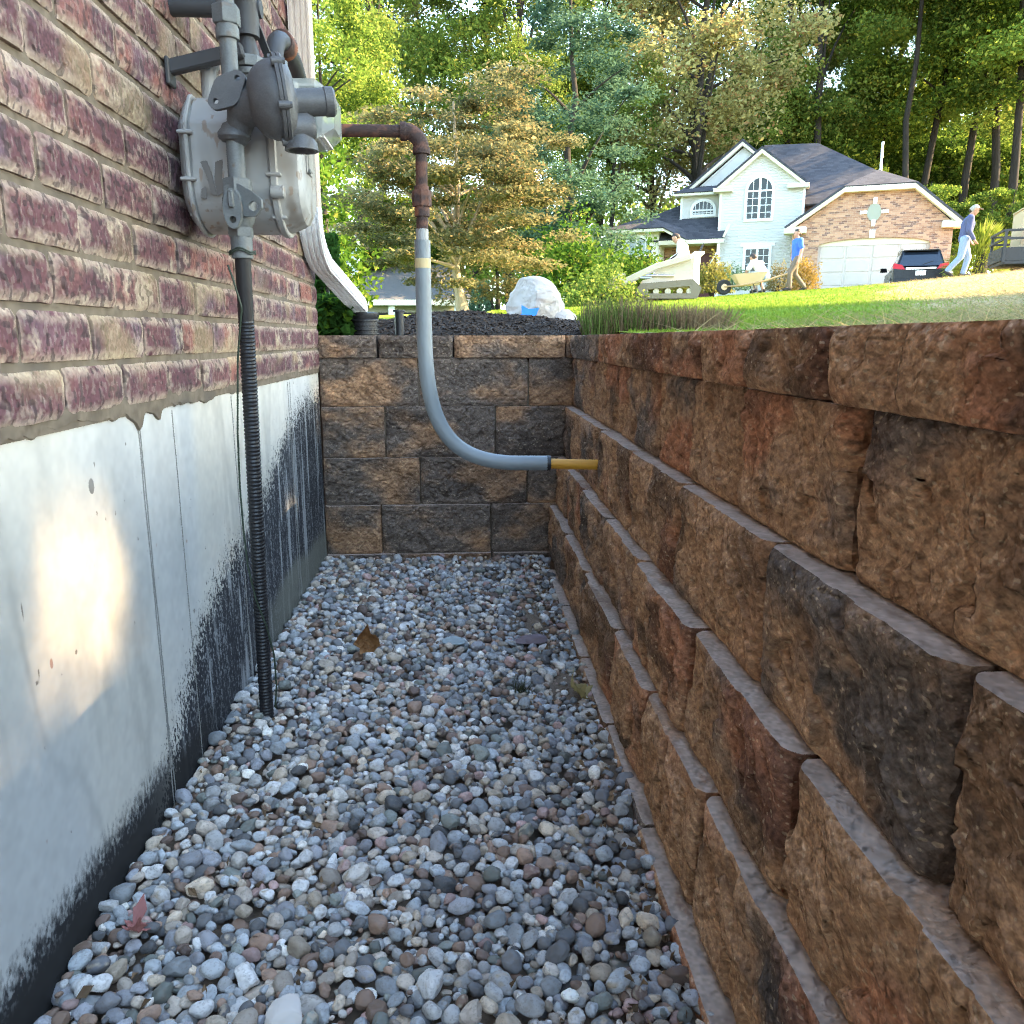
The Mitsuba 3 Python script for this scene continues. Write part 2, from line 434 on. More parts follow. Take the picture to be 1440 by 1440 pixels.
P = mikit.proc
M = {
    'brick': pr(P(brick_col), .88, bump=P(brick_bump, 5e-4), bscale=2.3),
    'mortar': pr(P(mortar_col), .95, bump=P(rough_bump, 8e-4), bscale=.7),
    'concrete': pr(P(conc_col), .82, bump=P(conc_bump, 8e-4)),
    'block': pr(P(block_col), 1.0, spec=.1, bump=P(block_bump, 6e-4), bscale=1.5),
    'soil': pr(P(soil_col), .98, bump=P(rough_bump, 8e-4)),
    'mulch': pr(P(mulch_col), .95),
    'lawn': pr(P(lawn_col), 1.0, spec=.0),
    'pebble': {'type': 'blendbsdf', 'weight': P(dust), 'a': pr(VC, .52, spec=.35, bump=P(peb_bump, 4e-4)), 'b': pr((.17, .135, .105), .9)},
    'siding': pr(P(siding_col), .7),
    'farbrick': pr(P(far_brick), .9),
    'shingle': pr(P(shingle_col), .95),
    'rust': pr(P(rust_col), .75, spec=.4),
    'metal': pr(P(metal_col), .5, spec=.5),
    'metal_reg': pr(P(reg_col), .46, spec=.45),
    'metal_dark': pr((.042, .043, .046), .55),
    'meter': pr(P(meter_col), .42),
    'spout': pr(P(spout_col), .45),
    'rock': pr(P(rock_col), .9, bump=P(rough_bump, 2e-3)),
    'bark': pr(P(bark_col), .95),
    'deadleaf': pr(P(leather_leaf), .7),
    'black_plastic': pr((.014, .014, .016), .42),
    'pvc': pr((.20, .225, .235), .42),
    'white_paint': pr((.74, .75, .74), .45),
    'cream_trim': pr((.66, .62, .50), .6),
    'cream_wall': pr((.62, .60, .50), .8),
    'gdoor': pr((.47, .41, .365), .6),
    'glass_dark': pr((.012, .018, .018), .12, spec=.35),
    'clear': {'type': 'blendbsdf', 'weight': .38, 'a': {'type': 'thindielectric', 'int_ior': 1.5}, 'b': pr((.50, .54, .50), .3)},
    'yellow': pr((.62, .30, .03), .5),
    'tape': pr((.55, .43, .22), .6),
    'blue_tag': pr((.03, .22, .75), .6),
    'vcol': pr(VC, .8),
    'leaf': {'type': 'principledthin', 'base_color': VC, 'roughness': .55, 'spec_trans': 0.0, 'diff_trans': 0.85, 'eta': 1.3},
    'carpaint': pr((.008, .008, .010), .28, spec=.35),
    'chrome': pr((.55, .56, .58), .2, 1.0),
    'lamp_red': pr((.45, .012, .012), .2),
    'rubber': pr((.022, .022, .023), .85),
    'skin': pr((.42, .23, .15), .55),
    'hair': pr((.028, .018, .012), .6),
    'blue_shirt': pr((.05, .14, .62), .85),
    'navy_shirt': pr((.07, .085, .17), .9),
    'white_shirt': pr((.70, .66, .62), .85),
    'grey_shirt': pr((.12, .12, .14), .85),
    'khaki': pr((.16, .12, .085), .9),
    'denim': pr((.22, .29, .40), .9),
    'pale_cloth': pr((.60, .50, .38), .9),
    'cap_cloth': pr((.34, .31, .27), .9),
    'loader_paint': pr((.50, .43, .335), .5),
    'barrow_paint': pr((.55, .40, .26), .5),
    'track_tan': pr((.20, .165, .125), .9),
    'wood': pr((.36, .24, .13), .8),
    'red_door': pr((.12, .022, .02), .5),
    'white_plastic': pr((.66, .64, .58), .45),
    'leaf_dry': pr(VC, .8),
    'grime': pr((.135, .125, .115), .8),
    'seam': pr((.20, .195, .18), .9),
    'wire': pr((.03, .045, .03), .5),
}
scene.update({'mat_' + k: v for k, v in M.items()})

# ------------------------------------------------------------------ terrain
XL, YB = -0.588, 3.24


def ground(X, Y):
    X, Y = np.asarray(X, float), np.asarray(Y, float)
    d = np.hypot(X, Y)
    t = np.clip(X / np.maximum(np.maximum(Y, 1), np.abs(X) * .8), -.6, .9)
    a = np.clip(.033 + .051 * t, .026, .080)
    z = .852 + d * (.006 + (a - .006) * np.clip(d / 20, 0, 1) ** .62)
    p = np.stack([X * .35, Y * .35, X * 0], -1)
    return z + (meshkit.fbm(p, 3, 5) - .5) * .10 * np.clip((d - 2) / 6, 0, 1)


def grid_sheet(xs, ys, hole, zf):
    X, Y = np.meshgrid(xs, ys, indexing='ij')
    v = np.stack([X, Y, zf(X, Y)], -1).reshape(-1, 3)
    n, m = X.shape
    i, j = np.meshgrid(np.arange(n - 1), np.arange(m - 1), indexing='ij')
    q = np.stack([i * m + j, (i + 1) * m + j, (i + 1) * m + j + 1, i * m + j + 1], -1).reshape(-1, 4)
    c = v[q].mean(1)
    q = q[~hole(c[:, 0], c[:, 1])]
    return v, np.vstack([q[:, [0, 1, 2]], q[:, [0, 2, 3]]])


xs = np.unique(np.concatenate([-np.geomspace(9, 130, 22)[::-1], np.linspace(-9, -.588, 16), np.linspace(-.588, .62, 9), np.linspace(.62, 4, 40), np.geomspace(4, 130, 60)]))
ys = np.unique(np.concatenate([-np.geomspace(1, 60, 14)[::-1] - 2, np.linspace(-3, 3.42, 40), np.linspace(3.42, 9, 50), np.geomspace(9, 160, 70)]))
add('lawn', grid_sheet(xs, ys, lambda x, y: ((y < 3.42) & (x < .62)) | ((y < 5.3) & (x > -.9) & (x < .62)), ground), 'lawn', True, kind='structure', label='sunlit sloping lawn with green grass and a strewn straw area')

# the planting bed behind the end wall: a dark mound
def bed_z(X, Y):
    e = np.clip(1 - np.abs(X - .02) / 1.0, 0, 1) ** .5
    m = np.clip((Y - 3.40) / 1.1, 0, 1); m = m * m * (3 - 2 * m)
    back = np.clip((6.4 - Y) / 1.2, 0, 1)
    p = np.stack([X, Y, X * 0], -1)
    return .868 + (.148 * m * e) * back + (meshkit.fbm(p * 5, 3, 2) - .5) * .05 * np.clip((Y - 3.4) * 5, 0, 1) - .25 * (1 - back) - .30 * (1 - np.clip((1.0 - np.abs(X - .02)) / .12, 0, 1))


add('mulch_bed', grid_sheet(np.linspace(-1.0, 1.02, 70), np.linspace(3.36, 6.6, 90), lambda x, y: (x < XL - .02) & (y < 3.36), bed_z), 'mulch', True, kind='structure', label='mound of dark mulch behind the end wall')

# mulch chips
n = 11000
cx, cy = rng.uniform(-.85, .85, n), rng.uniform(3.38, 5.6, n)
cz = bed_z(cx, cy)
k = cz > .84
cx, cy, cz = cx[k], cy[k], cz[k]; n = len(cx)
L, Wd = rng.uniform(.005, .024, n), rng.uniform(.002, .007, n)
az, tl = rng.uniform(0, 2 * np.pi, n), rng.normal(0, .35, n)
ax = np.stack([np.cos(az) * np.cos(tl), np.sin(az) * np.cos(tl), np.sin(tl)], 1)
sd = np.stack([-np.sin(az), np.cos(az), rng.normal(0, .4, n)], 1)
up = np.cross(ax, sd) * .3
c0 = np.stack([cx, cy, cz + .006], 1)
v = np.stack([c0 - ax * L[:, None] - sd * Wd[:, None] * .5, c0 + ax * L[:, None] - sd * Wd[:, None] * .3, c0 + ax * L[:, None] * .8 + sd * Wd[:, None], c0 - ax * L[:, None] * .9 + sd * Wd[:, None], c0 + up * .02], 1).reshape(-1, 3)
b = np.arange(n)[:, None] * 5
f = np.concatenate([b + [0, 1, 4], b + [1, 2, 4], b + [2, 3, 4], b + [3, 0, 4]])
col = np.repeat(rng.uniform(.35, 1, (n, 1)) * np.array([[.060, .038, .026]]) + rng.choice([0, .04], (n, 1), p=[.94, .06]), 5, 0)
add('mulch_chips', (v, f), 'vcol', False, color=col, kind='stuff', label='dark shredded mulch chips')

# ------------------------------------------------------------------ near brick house
house = thing('brick_house', 'weathered maroon brick house wall on a pale concrete foundation beside the gravel', 'house')
wall = f'{house}__wall'
used[wall] = 0
BF = -.574                                       # brick faces
wv = [box(((-9 + XL + .003) / 2, (3.262 - 5) / 2, 3.0), (9 + XL + .003, 8.262, 4.5))]
scene[wall] = mikit.ply(merge(wv), 'mat_mortar', False)


from scipy.spatial import cKDTree


def rough_face(L, H, nx, nz, seed, amp, edge, rnd, fr, rndz=None, facet=0.0):
    """A rough front on [0, L] x [0, H]: (nx, nz, 3) points (along, out, up); the outline wavers and the rim falls back."""
    x, z = np.meshgrid(np.linspace(0, 1, nx), np.linspace(0, 1, nz), indexing='ij')
    ex_, ez_ = np.minimum(x, 1 - x) * L, np.minimum(z, 1 - z) * H
    P0 = np.stack([x * L * fr, z * H * fr, x * 0 + seed * 7.31], -1)
    d = (meshkit.fbm(P0, 4, seed) - .5) * 2 * amp
    if facet:                                                  # fracture planes: each patch of the split face has a tilt of its own
        rs = np.random.default_rng(seed)
        for sp_, am_ in ((.050, 1.0), (.020, .45), (.010, .22)):
            m = max(6, int(L * H / sp_ ** 2))
            c = np.column_stack([rs.uniform(0, L, m), rs.uniform(0, H, m)])
            tl = rs.normal(0, .34, (m, 2)); of = rs.normal(0, sp_ * .10, m)
            q = np.column_stack([(x * L).ravel(), (z * H).ravel()])
            ii = cKDTree(c).query(q, k=3)[1]
            hgt = (of[ii] + ((q[:, None] - c[ii]) * tl[ii]).sum(-1)).max(1)
            hgt = hgt - np.median(hgt)
            d = d + np.clip(hgt, -sp_ * .30, sp_ * .24).reshape(d.shape) * am_ * facet
        d = d + (meshkit.noise(P0 * 14, seed + 3) - .5) * .0022
        d = d - np.median(d)
    else:
        d = d + (np.abs(meshkit.fbm(P0 * 2.7 + 5, 3, seed + 3) - .5) * -2.2 + .4) * amp * .9
    rz = rnd if rndz is None else rndz
    if rndz is not None:
        d = d * np.clip(.30 + ez_ / .03, 0, 1)
    d = d - rnd * np.clip(1 - ex_ / edge, 0, 1) ** 1.7 - rz * np.clip(1 - ez_ / (edge * .6), 0, 1) ** 1.7
    w1 = (meshkit.noise(np.stack([x * L * fr * 1.6, z * 0 + seed * 3.1, z * 0 + (z > .5)], -1), seed) - .5) * edge * .45
    w2 = (meshkit.noise(np.stack([z * H * fr * 1.6, x * 0 + seed * 5.7, x * 0 + (x > .5)], -1), seed + 1) - .5) * edge * .35
    zz = np.clip(z * H - np.abs(w1) * np.abs(2 * z - 1) ** 6 * np.sign(z - .5) * (1 if rndz is None else .25), 0, H)
    xx = x * L + w2 * np.abs(2 * x - 1) ** 6
    return np.stack([np.clip(xx, 0.0, L), d, zz], -1)


def block_mesh(L, H, D, nx, nz, seed, amp, edge, rnd, fr, rndz=None, facet=0.0):
    g = rough_face(L, H, nx, nz, seed, amp, edge, rnd, fr, rndz, facet)
    vs, fs = [g.reshape(-1, 3)], []
    i, j = np.meshgrid(np.arange(nx - 1), np.arange(nz - 1), indexing='ij')
    q = np.stack([i * nz + j, (i + 1) * nz + j, (i + 1) * nz + j + 1, i * nz + j + 1], -1).reshape(-1, 4)
    fs.append(np.vstack([q[:, [0, 1, 2]], q[:, [0, 2, 3]]]))
    k = nx * nz
    for line, rev in ((g[:, -1], 0), (g[:, 0], 1), (g[0], 0), (g[-1], 1)):   # top, bottom, two ends
        m = len(line)
        bk = line.copy(); bk[:, 1] = -D
        vs += [line, bk]
        a = np.arange(m - 1)
        qq = np.stack([k + a, k + a + 1, k + m + a + 1, k + m + a], 1)
        if rev:
            qq = qq[:, ::-1]
        fs.append(np.vstack([qq[:, [0, 1, 2]], qq[:, [0, 2, 3]]]))
        k += 2 * m
    return np.vstack(vs), np.vstack(fs)


def place(m, o, ex, eo):
    v, f = m
    ex, eo = np.asarray(ex, float), np.asarray(eo, float)
    B = np.array([ex, eo, [0, 0, 1.0]])
    if np.linalg.det(B) > 0:
        f = f[:, ::-1]
    return v @ B + np.asarray(o, float), f


BL, BH, ROW = .206, .0702, .0806
rest = []
rest_uv = []
brick_n = 0
for r in range(28):
    z0 = .768 + r * ROW
    y = 3.262 - (.103 if r % 2 else 0.0)
    if r % 2:
        spans = [(3.262 - .097, 3.262)]
    else:
        spans = []
    while y > -.9:
        spans.append((y - BL + .0075, y)); y -= BL
    for a, b_ in spans:
        far = (a < .62) or r > 18
        m = block_mesh(b_ - a, BH, .05, 5 if far else 13, 3 if far else 7, int(rng.integers(1, 9999)), .0036, .008, .0042, 34)
        m = place(m, (BF - .004 + rng.normal(0, .0015), a + rng.normal(0, .001), z0 + rng.normal(0, .0012)), (0, 1, 0), (1, 0, 0))
        u = [rng.uniform(), float(np.clip(rng.normal(.30 + .20 * (r < 4), .30), 0, 1))]
        if far:
            rest.append(m); rest_uv.append(np.tile([u], (len(m[0]), 1)))
        else:
            add(f'{wall}__brick', m, 'brick', True, uv=np.tile([u], (len(m[0]), 1)))
add(f'{wall}__bricks', merge(rest), 'brick', True, uv=np.vstack(rest_uv), kind='stuff')
# squeezed-out mortar under the lowest course, with a ragged lower edge
yy = np.linspace(-1, 3.262, 340)
lo = .748 + (meshkit.fbm(np.stack([yy * 9, yy * 0, yy * 0], 1), 4, 3) - .5) * .030 + (meshkit.noise(np.stack([yy * 46, yy * 0 + 3, yy * 0], 1), 8) - .5) * .012
lo -= .030 * np.exp(-((yy - 1.47) / .018) ** 2) + .018 * np.exp(-((yy - 1.56) / .012) ** 2)
lo += .012 * np.clip(yy - 2.0, 0, 1)
hi = np.full_like(yy, .782)
th = .0035 + .004 * meshkit.noise(np.stack([yy * 18, yy * 0, yy * 0 + 2], 1), 5)
rows = [np.stack([XL - .002 + 0 * yy, yy, lo], 1), np.stack([XL + th * .8, yy, lo + .002], 1), np.stack([XL + th, yy, lo * .5 + hi * .5], 1), np.stack([XL + .006 + 0 * yy, yy, hi], 1), np.stack([XL - .002 + 0 * yy, yy, hi + .004], 1)]
v = np.stack(rows, 1).reshape(-1, 3)
i, j = np.meshgrid(np.arange(len(yy) - 1), np.arange(4), indexing='ij')
q = np.stack([i * 5 + j, (i + 1) * 5 + j, (i + 1) * 5 + j + 1, i * 5 + j + 1], -1).reshape(-1, 4)
add(f'{wall}__mortar_smear', (v, q), 'mortar', 30)

found = add(f'{house}__foundation', box(((-9 + XL) / 2, (3.262 - 5) / 2, .30), (9 + XL, 8.262, .90)), 'concrete', False, label='pale concrete foundation with black coating rising towards the far corner')
for sy, w in ((1.462, .0022), (1.476, .0018), (2.056, .0022), (2.70, .0024), (2.735, .0018), (.42, .002), (1.64, .0012)):
    zz = np.linspace(-.05, .742, 40)
    wob = np.cumsum(rng.normal(0, .0007, 40))
    v = np.concatenate([np.stack([np.full(40, XL + dx), sy + wob + dy * w, zz], 1) for dx, dy in ((-.001, -1), (.0017, 0), (-.001, 1))])
    a = np.arange(39)
    f = np.concatenate([np.stack([a + o, a + 40 + o, a + 41 + o, a + 1 + o], 1) for o in (0, 40)])
    add(f'{found}__form_seam', (v, f), 'seam', False)
# a form-tie scar
sc = trimesh.creation.icosphere(2, .011)
add(f'{found}__tie_scar', (np.asarray(sc.vertices) * [.16, .8, 1.15] + [XL, 1.268, .655], sc.faces), 'seam', True)

# ------------------------------------------------------------------ retaining wall
rw = thing('retaining_wall', 'L-shaped retaining wall of split-face brown concrete blocks with flat caps', 'retaining wall')
labels[rw]['kind'] = 'thing'
CZ = [(-.16, .006), (.008, .211), (.213, .406), (.408, .613), (.615, .806), (.808, .895)]   # base, c4, c3, c2, c1, cap
RX = [.306, .335, .366, .399, .431, .421]
RJ = [[2.98, 2.55, 2.1, 1.70, 1.30, .85, .4, -.05], [3.24, 2.72, 2.25, 1.77, 1.43, 1.07, .63, .2, -.25], [3.25, 2.95, 2.53, 2.1, 1.67, 1.25, .83, .40, -.05],
      [3.26, 2.85, 2.39, 1.93, 1.47, 1.02, .60, .15, -.3], [3.27, 2.73, 2.27, 1.79, 1.24, .863, .42, -.04], [3.255, 2.65, 1.935, 1.45, 1.218, .93, .48, .02, -.4]]
RUST = [.60, .78, .68, .72, .84, .90]
sid = 11


def blk_uv(m, u, nx, nz):
    """(block number, colour) per vertex; + 2 marks the smooth moulded top."""
    q = np.tile([u], (len(m[0]), 1))
    q[nx * nz:nx * nz + 2 * nx, 0] += 2
    return q


for c in range(6):
    z0, z1 = CZ[c]
    js = RJ[c]
    for a, b_ in zip(js[1:], js[:-1]):
        mid = (a + b_) / 2
        near = mid < 1.9
        den = 260 if mid < 1.3 else 180 if near else 110
        Lb = b_ - a - .009
        nx, nz = max(8, int(Lb * den)), max(6, int((z1 - z0) * den))
        sid += 1
        amp = .0065 if c else .003
        m = block_mesh(Lb, z1 - z0, .26, nx, nz, sid, amp * rng.uniform(.8, 1.2), .022 if c else .008, .016 if c else .006, 9, .004, .52 if c else .15)
        m = place(m, (RX[c] + rng.normal(0, .002), a + .002, z0), (0, 1, 0), (-1, 0, 0))
        u = [rng.uniform(), float(np.clip(RUST[c] + rng.normal(0, .20) - .12 * (mid > 2.3), 0, 1))]
        add(f'{rw}__{"cap_stone" if c == 5 else "block"}', m, 'block', True, uv=blk_uv(m, u, nx, nz))
BX = [[-.30, .10], [-.355, .097], [-.193, .248], [-.33, .117], [-.192, .252], [-.35, -.048, .402]]
BYF = [3.232, 3.243, 3.252, 3.261, 3.270, 3.258]
for c in range(6):
    z0, z1 = CZ[c]
    ends = [XL + .002] + BX[c] + [RX[c] + .06]
    for a, b_ in zip(ends[:-1], ends[1:]):
        Lb = b_ - a - .006
        if Lb < .03:
            continue
        sid += 1
        nx, nz = max(6, int(Lb * 110)), max(6, int((z1 - z0) * 110))
        m = block_mesh(Lb, z1 - z0, .26, nx, nz, sid, .0045, .016, .010, 9, .004, .50)
        m = place(m, (a + .002, BYF[c] + rng.normal(0, .002), z0), (1, 0, 0), (0, -1, 0))
        u = [rng.uniform(), float(np.clip(.18 + rng.normal(0, .11) + .10 * (c >= 3), 0, 1))]
        add(f'{rw}__{"cap_stone" if c == 5 else "block"}', m, 'block', True, uv=blk_uv(m, u, nx, nz))
# soil packed behind the blocks
add(f'{rw}__backfill', merge([box((.60, .9, .22), (.14, 5.0, 1.27)), box((0, 3.46, .20), (1.4, .12, 1.30)), box((.45, 3.42, .1), (.5, .2, 1.0)), box((.515, .9, .36), (.09, 5.0, 1.04)), box((-.12, 3.34, -.08), (1.1, .14, .17)), box((-.15, 3.345, .40), (.86, .12, .78))]), 'soil', False)

# ------------------------------------------------------------------ gravel
def bare(x, y):
    """Where few stones lie on the brown soil (0..1)."""
    g = lambda cx_, sx_, cy_, sy_: np.exp(-(((x - cx_) / sx_) ** 2 + ((y - cy_) / sy_) ** 2))
    return np.maximum.reduce([g(.20, .12, 2.45, .30), g(.26, .08, 1.95, .18), .7 * g(-.54, .05, 1.55, .25), g(-.10, .5, 3.22, .07), .9 * g(.12, .10, 2.95, .16), .8 * g(.30, .035, 1.45, .5)])


gx, gy = np.linspace(XL - .01, .36, 60), np.linspace(-3, 3.26, 240)
gravel = add('gravel_bed', grid_sheet(gx, gy, lambda x, y: x > 9, lambda X, Y: -.030 + (meshkit.fbm(np.stack([X * 5, Y * 5, X * 0], -1), 3, 9) - .5) * .02 + .021 * bare(X, Y)), 'soil', True, kind='structure', label='strip of river gravel on brown soil between the house and the retaining wall')

res = .004
x0, y0g = XL, .28
HW, HH = int((.335 - XL) / res) + 1, int((3.25 - .28) / res) + 1
pxs = XL + np.arange(HW) * res
pys = y0g + np.arange(HH) * res
hm = np.zeros((HW, HH)) - .030 + .021 * bare(pxs[:, None], pys[None])
# brown bare patches where fewer stones lie
PEB = [((.30, .33, .36), 30), ((.42, .43, .44), 22), ((.22, .23, .26), 17), ((.36, .32, .28), 14), ((.42, .36, .29), 10), ((.11, .115, .125), 12), ((.25, .17, .13), 12), ((.56, .54, .51), 9), ((.33, .23, .22), 5), ((.17, .19, .18), 6), ((.14, .10, .085), 9)]
pc = np.array([c for c, _ in PEB]); pw = np.array([w for _, w in PEB], float); pw /= pw.sum()
ICO = {s: trimesh.creation.icosphere(s) for s in (1, 2, 3)}
stones = []


target = 20000
for s in range(target):
    if s < 110:
        r = rng.uniform(.015, .023)
    else:
        r = float(np.clip(rng.lognormal(math.log(.0083), .36), .0042, .0185))
    fx, fz_ = rng.uniform(.72, 1.25), rng.uniform(.50, .80)
    ra, rb, rc = r * fx, r * rng.uniform(.8, 1.0) / fx ** .5, r * fz_
    best = None
    for _ in range(7 if s > 110 else 2):
        x = rng.uniform(XL + .012, .318); y = rng.uniform(y0g + .02, 3.225 if s > 110 else 2.0)
        if rng.uniform() < .93 * bare(x, y) and s > 600:
            continue
        ix, iy = int((x - XL) / res), int((y - y0g) / res)
        k = max(1, int(max(ra, rb) * .8 / res))
        sl = hm[max(0, ix - k):ix + k + 1, max(0, iy - k):iy + k + 1]
        if sl.size == 0:
            continue
        h = sl.mean() * .55 + sl.max() * .45
        if best is None or h < best[0]:
            best = (h, x, y, ix, iy)
    if best is None:
        continue
    h, x, y, ix, iy = best
    if h + rc > .026 + .012 * math.sin(x * 9 + y * 5) - .020 * bare(x, y):
        continue
    az = rng.uniform(0, math.pi)
    tilt = rng.normal(0, .28, 2)
    zc = h + rc * .72
    stones.append((x, y, zc, ra, rb, rc, az, tilt[0], tilt[1]))
    k = int(max(ra, rb) / res) + 1
    a0, a1, b0, b1 = max(0, ix - k), min(HW, ix + k + 1), max(0, iy - k), min(HH, iy + k + 1)
    dx, dy = pxs[a0:a1, None] - x, pys[None, b0:b1] - y
    ca, sa = math.cos(az), math.sin(az)
    e = ((dx * ca + dy * sa) / ra) ** 2 + ((-dx * sa + dy * ca) / rb) ** 2
    top = np.where(e < 1, zc + rc * np.sqrt(np.maximum(0, 1 - e)), -9)
    hm[a0:a1, b0:b1] = np.maximum(hm[a0:a1, b0:b1], top)


def stone_mesh(st, lvl, seed):
    x, y, z, ra, rb, rc, az, t1, t2 = st
    v = np.array(ICO[lvl].vertices)
    rs = np.random.default_rng(seed)
    w = v.copy()
    for _ in range(6 if lvl > 1 else 4):                      # a few worn flats make it a stone and no egg
        d = unit(rs.normal(size=3)); lim = rs.uniform(.62, .92)
        k = w @ d
        w = w - np.outer(np.maximum(0, k - lim) * .90, d)
    w = w * (1 + (meshkit.noise(v * 1.7 + seed % 97, 3) - .5)[:, None] * .30)
    w = w * [ra * 1.08, rb * 1.08, rc * 1.1]
    cx_, sx_ = math.cos(t1), math.sin(t1); cy_, sy_ = math.cos(t2), math.sin(t2); cz_, sz_ = math.cos(az), math.sin(az)
    R = np.array([[cz_, -sz_, 0], [sz_, cz_, 0], [0, 0, 1]]) @ np.array([[cy_, 0, sy_], [0, 1, 0], [-sy_, 0, cy_]]) @ np.array([[1, 0, 0], [0, cx_, -sx_], [0, sx_, cx_]])
    base = pc[rs.choice(len(pc), p=pw)] * rs.uniform(.60, 1.55) * [1.06, 1.0, .93]
    vein = np.clip((meshkit.fbm(v * 2.6 + seed % 53, 3, 5) - .5) * 2.4, -1, 1)[:, None]
    c = base * (1 + .20 * vein)
    if rs.uniform() < .15:
        m = np.clip((meshkit.noise(v * 2.1 + seed % 31, 8) - .55) * 5, 0, 1)[:, None]
        c = c * (1 - m) + np.array([.40, .33, .25]) * m
    return w @ R.T + [x, y, z], ICO[lvl].faces, np.clip(c * 1.0, .02, .85)


st = np.array([s[:6] for s in stones])
show = np.array([st[i, 3] * st[i, 4] / (st[i, 1] ** 2 + st[i, 0] ** 2 + .6) * (hm[min(HW - 1, int((st[i, 0] - XL) / res)), min(HH - 1, int((st[i, 1] - y0g) / res))] <= st[i, 2] + st[i, 5] * 1.01) * (st[i, 1] > .72 + .12 * (abs(st[i, 0]) > .3)) for i in range(len(st))])
order = np.argsort(-show)
bur = np.array([hm[min(HW - 1, int((q[0] - XL) / res)), min(HH - 1, int((q[1] - y0g) / res))] > q[2] + q[5] + .006 for q in st])
order = order[~bur[order]]
vs, fs, cs, k = [], [], [], 0
for rank, i in enumerate(order):
    lvl = 2 if rank < 2600 else 1
    if rank < 300:
        v, f, c = stone_mesh(stones[i], 3 if rank < 60 else 2, 1000 + int(i))
        add(f'{gravel}__pebble', (v, f), 'pebble', True, color=c)
    else:
        v, f, c = stone_mesh(stones[i], lvl, 1000 + int(i))
        vs.append(v); fs.append(f + k); cs.append(c); k += len(v)
add(f'{gravel}__pebbles', (np.vstack(vs), np.vstack(fs)), 'pebble', True, color=np.vstack(cs), kind='stuff')
NSTONE = len(stones)

# ------------------------------------------------------------------ gas meter set on the brick wall
gm = thing('gas_meter', 'grey residential gas meter set with regulator and black sleeved riser on the brick wall', 'gas meter')
RXY = np.array([-.432, 1.655])


def zr(py, Y=1.655, px=338):
    return at(px, py, Y)[2]


def ax(z):
    return np.array([RXY[0], RXY[1], z])


foot = np.array([-.486, 1.80, -.03])
top = ax(zr(362))
mid1, mid2 = foot + (top - foot) * .35 + [-.004, .004, 0], foot + (top - foot) * .75 + [.0, .004, 0]
sp = bez(foot, mid1, mid2, top, 560)
ph = np.linspace(0, 132 * 2 * np.pi, 560)
part(gm, 'riser_sleeve', tube(sp, (.0152 + .0010 * np.sign(np.sin(ph)) * np.abs(np.sin(ph)) ** .5 * (np.linspace(0, 1, 560) < .86)), 16), 'black_plastic', 30)
wp = []
for t, dx, dy in ((.99, -.027, -.012), (.95, -.020, -.020), (.90, .012, -.026), (.80, -.024, -.010), (.62, -.027, -.008), (.52, -.031, -.006), (.45, -.026, -.010), (.36, -.022, -.014), (.30, -.006, -.025), (.24, .018, -.020), (.17, .029, -.006), (.10, .029, -.006), (.04, .022, -.012)):
    wp.append(sp[int(t * 559)] + [dx, dy, 0])
wp = np.array(wp)
tt = np.linspace(0, len(wp) - 1, 120)
wp = np.stack([np.interp(tt, np.arange(len(wp)), np.convolve(np.pad(wp[:, k_], 1, mode='edge'), [.2, .6, .2], 'valid')) for k_ in range(3)], 1)
part(gm, 'tracer_wire', tube(wp, .0021, 6), 'wire', True)
ring = np.array([ax(zr(358) + .004 * math.sin(3 * a) + a * .0006) + .0245 * np.array([math.cos(a), math.sin(a), 0]) for a in np.linspace(0, 4 * np.pi, 60)])
part(gm, 'wire_tie', tube(ring, .0013, 6), 'wire', True)
part(gm, 'transition_fitting', merge([cyl(ax(zr(364)), ax(zr(322)), .0205), hexnut(ax(zr(334)), ax(zr(320)), .024)]), 'metal')
vb = lathe(ax(zr(322)), (0, 0, 1), [(0, 0), (0, .019), (.012, .026), (.030, .030), (.055, .030), (.075, .024), (.080, 0)], 24)
valve = part(gm, 'shutoff_valve', merge([vb, hexnut(ax(zr(276)), ax(zr(252)), .0275)]), 'metal')
pc_ = np.array([RXY[0] - .002, RXY[1] - .030, zr(298)])
ell = Polygon([(.017 * math.cos(a), .036 * math.sin(a)) for a in np.linspace(0, 2 * np.pi, 32)[:-1]]).difference(Polygon([(.0065 * math.cos(a), -.020 + .0065 * math.sin(a)) for a in np.linspace(0, 2 * np.pi, 16)[:-1]]))
part(valve, 'plug_face', prism(ell, .014, pc_, (1, 0, 0), (0, 0, 1)), 'metal')
part(valve, 'stem', box(pc_ + [0, -.014, .016], (.010, .016, .030), .002), 'metal')
wing = Polygon([(0, -.020), (.034, -.022), (.047, -.008), (.047, .004), (.030, .018), (.004, .032), (-.022, .030), (-.022, .022)]).buffer(.003)
wing = wing.difference(Polygon([(.033 + .009 * math.cos(a), -.006 + .009 * math.sin(a)) for a in np.linspace(0, 2 * np.pi, 16)[:-1]]))
part(valve, 'lock_wing', prism(wing, .007, pc_ + [.006, .012, .012], (1, -.25, 0), (0, 0, 1)), 'metal')
part(gm, 'riser_pipe', cyl(ax(zr(254)), ax(zr(186)), .0165), 'metal')

